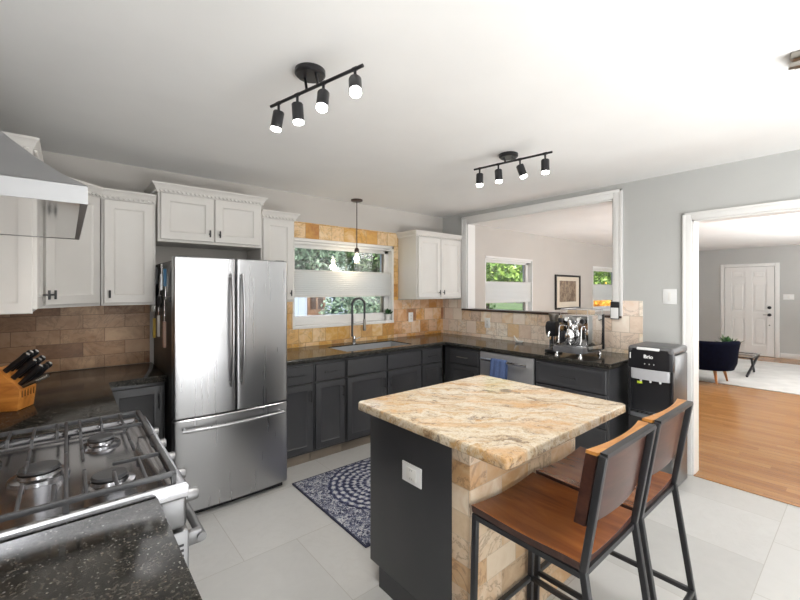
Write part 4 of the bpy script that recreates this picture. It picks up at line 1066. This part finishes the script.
lamp('nickel_lamp', 'POINT', Vector((2.30, 0, H-.16))-ORIGIN[t.name], 1.5, (1, .93, .84), (0, 0, 0), t, shadow_soft_size=.05)

# pendant above the sink
px, py = 2.36, 3.52
t = thing('pendant_lamp', 'small glass pendant lamp hanging in front of the sink window', 'pendant lamp', (px, py, H))
MB().lathe([(0, H-.0005), (.062, H-.0005), (.062, H-.014), (.05, H-.02), (0, H-.021)], c=(px, py, 0)).build('canopy', M['darkbrown'], t)
MB().cyl((px, py, H-.02), (px, py, 1.925), .005, seg=8).build('rod', M['darkbrown'], t)
MB().lathe([(0, 1.93), (.014, 1.928), (.024, 1.91), (.026, 1.875), (0, 1.872)], c=(px, py, 0)).build('socket', M['darkbrown'], t)
MB().lathe([(.026, 1.895), (.036, 1.875), (.047, 1.83), (.052, 1.77), (.0505, 1.77), (.0455, 1.83), (.0345, 1.873), (.0245, 1.893)], c=(px, py, 0)).build('lamp_shade', M['clear'], t)
MB().lathe([(0, 1.872), (.011, 1.868), (.014, 1.85), (.026, 1.825), (.028, 1.805), (.018, 1.785), (0, 1.778)], c=(px, py, 0)).build('bulb', M['bulb'], t)
lamp('pendant_glow', 'POINT', Vector((px, py, 1.75))-ORIGIN[t.name], 1.5, (1, .82, .58), (0, 0, 0), t, shadow_soft_size=.04)

# ------------------------------------------------------------------ rug, sill plant
o = MB().box(1.308, 2.95, 1.86, 2.835, .001, .010, .003).build('rug', M['rug'], origin=(1.84, 2.42, 0)); tag(o, 'navy and ivory medallion rug on the tile floor in front of the sink', 'rug')
def leaves(b, c, n, L, spread, up, w=.35, seed=1):
    rnd = random.Random(seed); c = Vector(c)
    for i in range(n):
        a_ = rnd.uniform(0, 2*PI); e = rnd.uniform(up[0], up[1]); l = L*rnd.uniform(.6, 1)
        d_ = Vector((math.cos(a_)*math.cos(e), math.sin(a_)*math.cos(e), math.sin(e))); sd = Vector((-math.sin(a_), math.cos(a_), 0))
        st_ = c+Vector((rnd.uniform(-1, 1), rnd.uniform(-1, 1), 0))*spread
        m1 = st_+d_*l*.5+sd*l*w*.5; m2 = st_+d_*l*.5-sd*l*w*.5+Vector((0, 0, .002)); tip = st_+d_*l-Vector((0, 0, l*.12))
        v = [b.b.verts.new(x) for x in (st_, m1, tip, m2)]; b.b.faces.new(v)
def potted(label, c, r_, h, n, L, up, w=.35, potm=None, name='potted_plant'):
    t = thing(name, label, 'plant', c); x, y, z = c
    MB().lathe([(0, z), (r_*.75, z), (r_, z+h), (r_*.92, z+h), (r_*.85, z+h*.85), (0, z+h*.85)], c=(x, y, 0)).build('pot', potm or M['pot'], t)
    b = MB(); leaves(b, (x, y, z+h*.8), n, L, r_*.5, up, w); b.build('leaves', M['leaf'], t, smooth=0); return t
potted('small green plant in a white pot on the sink window sill', (2.925, YN+.03, KW[2]+.0305), .036, .075, 26, .11, (.5, 1.4), .3)

# ------------------------------------------------------------------ dining side: framed picture
t = thing('framed_picture', 'dark-framed picture with cream mat on the far dining wall', 'picture', (7.35, YD, 1.12))
ax0, ax1, az0, az1 = 6.87, 7.83, 1.115, 1.765; yy = YD-.002
b = MB(); fw = .035
b.box(ax0, ax1, yy-.03, yy, az0, az0+fw, .003); b.box(ax0, ax1, yy-.03, yy, az1-fw, az1, .003); b.box(ax0, ax0+fw, yy-.03, yy, az0+fw, az1-fw, .003); b.box(ax1-fw, ax1, yy-.03, yy, az0+fw, az1-fw, .003)
b.build('frame', M['black'], t)
MB().box(ax0+fw, ax1-fw, yy-.012, yy, az0+fw, az1-fw).build('mat_board', paint('cream_mat', (.68, .61, .50, 1), .7, .03), t)
def art():
    k = NT('sepia_print'); p = k.obj(); n = k.noise(k.mapping(p, (6, 1, 3)), 2.5, 5, .65, 1.2)
    return k.done(k.ramp(n, [(.3, lin(78, 64, 52)), (.48, lin(128, 110, 92)), (.58, lin(160, 142, 120)), (.7, lin(104, 88, 72))]), .5)
MB().box(ax0+.16, ax1-.16, yy-.0135, yy-.012, az0+.14, az1-.11).build('print', art(), t)

# ------------------------------------------------------------------ living room
tag(MB().box(7.9, 11.0, -1.6, 2.6, .001, .012, .004).build('rug', M['rugw']), 'large pale rug on the wood floor beyond the doorway', 'rug')
cx_, cy_ = 7.93, 1.72
t = thing('armchair', 'navy tub armchair with tapered wooden legs beyond the doorway', 'armchair', (cx_, cy_, 0))
Rc = .40
def shell():
    b = MB(); n = 30; Ls = []
    for i in range(n+1):
        a_ = R(85)+R(235)*i/n         # opening faces +X,-... towards the room
        c, s_ = math.cos(a_), math.sin(a_); f = abs(2*i/n-1); top = .69-.05*max(0, (f-.55)/.45)**2
        ro, ri = Rc, Rc-.085
        sec = [(ri, .28), (ro*.88, .235), (ro*.97, .33), (ro+.005, .52), (ro+.02, top-.07), (ro+.03, top-.03), (ro+.01, top), (ri+.01, top-.005), (ri-.012, top-.05), (ri, top-.10)]
        Ls.append([(cx_+r_*c, cy_+r_*s_, z) for r_, z in sec])
    b.loops(Ls); return b
shell().build('backrest', M['navy'], t, smooth=60)
MB().lathe([(0, .26), (Rc-.10, .26), (Rc-.09, .28), (Rc-.09, .36), (0, .36)], c=(cx_, cy_, 0)).build('seat_base', M['navy'], t)
MB().lathe([(0, .362), (.30, .362), (.325, .385), (.325, .43), (.30, .455), (0, .465)], c=(cx_+.03, cy_-.01, 0)).build('seat_cushion', M['navy'], t)
for a_ in (38, 128, 218, 308):
    c, s_ = math.cos(R(a_)), math.sin(R(a_)); MB().tube([(cx_+.24*c, cy_+.24*s_, .258), (cx_+.30*c, cy_+.30*s_, .016)], [.026, .013], 14).build('leg', M['legwood'], t)
tx, ty = 9.05, 1.70
t = thing('coffee_table', 'low glass-topped coffee table with dark crossed legs on the pale rug', 'coffee table', (tx, ty, .0125))
MB().box(tx-.35, tx+.35, ty-.45, ty+.45, .352, .364, .004).build('tabletop', M['clear'], t)
b = MB()
for p, q_ in (((-1, -1), (1, -1)), ((1, -1), (1, 1)), ((1, 1), (-1, 1)), ((-1, 1), (-1, -1))): b.bar((tx+p[0]*.33, ty+p[1]*.43, .342), (tx+q_[0]*.33, ty+q_[1]*.43, .342), .018)
b.build('top_frame', M['black'], t)
for s_ in (-1, 1):
    MB().bar((tx-.32, ty+s_*.42, .335), (tx+.32, ty+s_*.36, .030), .03).build('leg', M['black'], t); MB().bar((tx+.32, ty+s_*.42, .335), (tx-.32, ty+s_*.36, .030), .03).build('leg', M['black'], t)
potted('leafy green plant on the coffee table behind the navy armchair', (tx-.05, ty-.05, .3645), .07, .10, 40, .30, (.55, 1.35), .28, M['black'])

# ------------------------------------------------------------------ outside the windows
struct(MB().box(-20, 45, YD+.2, 60, -.35, -.25).build('ground', paint('lawn', (.10, .16, .05, 1), .9, .4, 2)))
def tree_mat(name, a_, c_):
    k = NT(name); r_ = k.n('ShaderNodeNewGeometry').outputs['Random Per Island']
    return k.done(k.ramp(r_, [(0, a_), (1, c_)]), .55)
LM = [tree_mat('foliage_dark', (.03, .075, .025, 1), (.12, .22, .07, 1)), tree_mat('foliage_light', (.10, .22, .03, 1), (.34, .50, .10, 1)), tree_mat('foliage_grey', (.06, .11, .07, 1), (.20, .30, .20, 1))]
bark = paint('bark', (.10, .07, .05, 1), .9, .3, 10)
def tree(label, x, y, r_, zc, n, ls, m, seed, group='trees outside the windows', name='garden_tree'):
    rnd = random.Random(seed); t = thing(name, label, 'tree', (x, y, -.25), group)
    b = MB()
    cl = [(Vector((x, y, zc))+Vector((rnd.uniform(-1, 1)*r_*.8, rnd.uniform(-1, 1)*r_*.6, rnd.uniform(-.9, 1)*r_*.9)), r_*rnd.uniform(.25, .5)) for _ in range(26)]
    for i in range(n):
        c, cr = rnd.choice(cl); d_ = Vector((rnd.gauss(0, 1), rnd.gauss(0, 1), rnd.gauss(0, 1))).normalized()*cr*rnd.uniform(.5, 1)
        p = c+d_
        if p.z < -.2: continue
        a_ = Vector((rnd.gauss(0, 1), rnd.gauss(0, 1), rnd.gauss(0, 1))).normalized(); e = a_.cross(Vector((rnd.gauss(0, 1), rnd.gauss(0, 1), rnd.gauss(0, 1)))).normalized(); s_ = ls*rnd.uniform(.6, 1.2)
        b.quad([p-a_*s_, p+e*s_*.45, p+a_*s_, p-e*s_*.45])
    b.build('foliage', m, t, smooth=0)
    b = MB(); b.tube([(x, y, -.25), (x+.05, y, zc*.5), (x, y+.1, zc)], [.12, .09, .05], 10)
    for c, cr in cl[:7]: b.tube([(x, y, zc*.55), c], [.045, .012], 6)
    b.build('trunk', bark, t); return t
for i, (x, y, r_, zc, li, lab) in enumerate((
    (6.2, 12.6, 1.25, 2.3, 2, 'grey-green tree outside at the left of the sink window'),
    (9.5, 12.6, 1.25, 2.3, 0, 'dark green tree outside at the right of the sink window, behind the pendant lamp'),
    (8.0, 17.2, 1.6, 2.6, 0, 'tall dark tree farthest back behind the left half of the sink window'),
    (12.3, 17.2, 1.6, 2.6, 2, 'tall grey-green tree farthest back behind the right half of the sink window'),
    (10.6, 8.2, 1.4, 2.1, 1, 'bright green tree outside the left dining window, left half'),
    (14.4, 8.2, 1.4, 2.1, 1, 'bright green tree outside the left dining window, right half'),
    (21.0, 8.5, 1.6, 2.2, 1, 'green tree outside the window right of the framed picture'))):
    tree(lab, x, y, r_, zc, 7000, .12, LM[li], 20+i)
t = thing('flowering_shrub', 'orange flowering shrub low outside the window right of the framed picture', 'shrub', (13.2, 5.6, -.25))
rnd = random.Random(5); b = MB()
for i in range(1500):
    d_ = Vector((rnd.gauss(0, .30), rnd.gauss(0, .2), rnd.gauss(0, .28))); p = Vector((13.2, 5.6, .72))+d_
    a_ = Vector((rnd.gauss(0, 1), rnd.gauss(0, 1), rnd.gauss(0, 1))).normalized(); e = a_.orthogonal().normalized(); b.quad([p-a_*.05, p+e*.04, p+a_*.05, p-e*.04])
b.build('flowers', tree_mat('orange_petals', (.7, .28, .02, 1), (.85, .5, .04, 1)), t, smooth=0)
b = MB(); b.tube([(13.2, 5.6, -.25), (13.2, 5.6, .5)], [.03, .02], 8); b.build('stem', bark, t)
# shed, porch wall and bushes seen under the sink-window shade
t = thing('garden_shed', 'pale blue garden shed with a brown door outside the sink window', 'shed', (4.6, 9.6, -.25))
b = MB(); b.box(3.2, 5.75, 9.0, 10.4, -.25, 1.80)
for i in range(14): b.box(3.24+i*.18, 3.262+i*.18, 8.985, 9.0, -.25, 1.80)
b.build('wall', paint('pale_siding', (.36, .43, .52, 1), .7, .05), t)
MB().box(3.05, 5.9, 8.85, 10.55, 1.80, 1.90, .01).build('roof', M['trim'], t)
o = MB().box(4.55, 5.05, 8.955, 8.984, -.25, 1.72, .004).build('door', paint('brown_door', (.16, .09, .05, 1), .6, .2), t)
MB().box(4.62, 4.77, 8.945, 8.956, 1.0, 1.62).build('pane', M['darkbrown'], o); MB().box(4.83, 4.98, 8.945, 8.956, 1.0, 1.62).build('pane', M['darkbrown'], o)
for x in (3.6, 5.45): MB().box(x-.14, x+.14, 8.955, 8.984, 1.1, 1.6, .004).build('window_pane', paint('dark_pane', (.10, .13, .15, 1), .2, .1), t)
tag(MB().box(1.9, 3.8, 6.0, 6.25, -.25, 1.04, .01).build('porch_wall', M['trim']), 'low white porch wall outside below the shed, seen through the sink window', 'wall')
for i, (x, y, lab) in enumerate(((4.4, 6.95, 'pale green bush outside behind the faucet'), (5.6, 7.6, 'pale green bush outside at the right end of the sink window'))):
    t = thing('garden_bush', lab, 'bush', (x, y, -.25), 'bushes outside the sink window'); rnd = random.Random(60+i); b = MB()
    for j in range(2600):
        d_ = Vector((rnd.gauss(0, 1), rnd.gauss(0, 1), rnd.gauss(0, 1))).normalized()*rnd.uniform(.55, 1)
        p = Vector((x, y, .75))+Vector((d_.x*.62, d_.y*.5, d_.z*.85)); a_ = Vector((rnd.gauss(0, 1), rnd.gauss(0, 1), rnd.gauss(0, 1))).normalized(); e = a_.orthogonal().normalized(); s_ = rnd.uniform(.03, .06)
        b.quad([p-a_*s_, p+e*s_*.6, p+a_*s_, p-e*s_*.6])
    b.build('foliage', LM[2], t, smooth=0); b = MB(); b.tube([(x, y, -.25), (x, y, .6)], [.04, .02], 8); b.build('stem', bark, t)
# added door-like frame on the solid wall behind the camera, by the streak lamp
b = MB()
for x in (.62, 1.47, 2.32): b.box(x-.04, x+.04, YS+.001, YS+.05, 0, 2.12, .004)
b.box(.58, 2.36, YS+.001, YS+.05, 2.12, 2.20, .004)
struct(b.build('window_4', M['trim']))
b = MB()
for y in (-2.24, -1.35, -.46): b.box(XW+.001, XW+.04, y-.04, y+.04, .80, 2.10, .004)
for z in (.80, 2.10): b.box(XW+.001, XW+.04, -2.28, -.42, z-.04, z+.04, .004)
struct(b.build('window_5', M['trim']))  # added frame on the solid west wall, around the side fill lamp
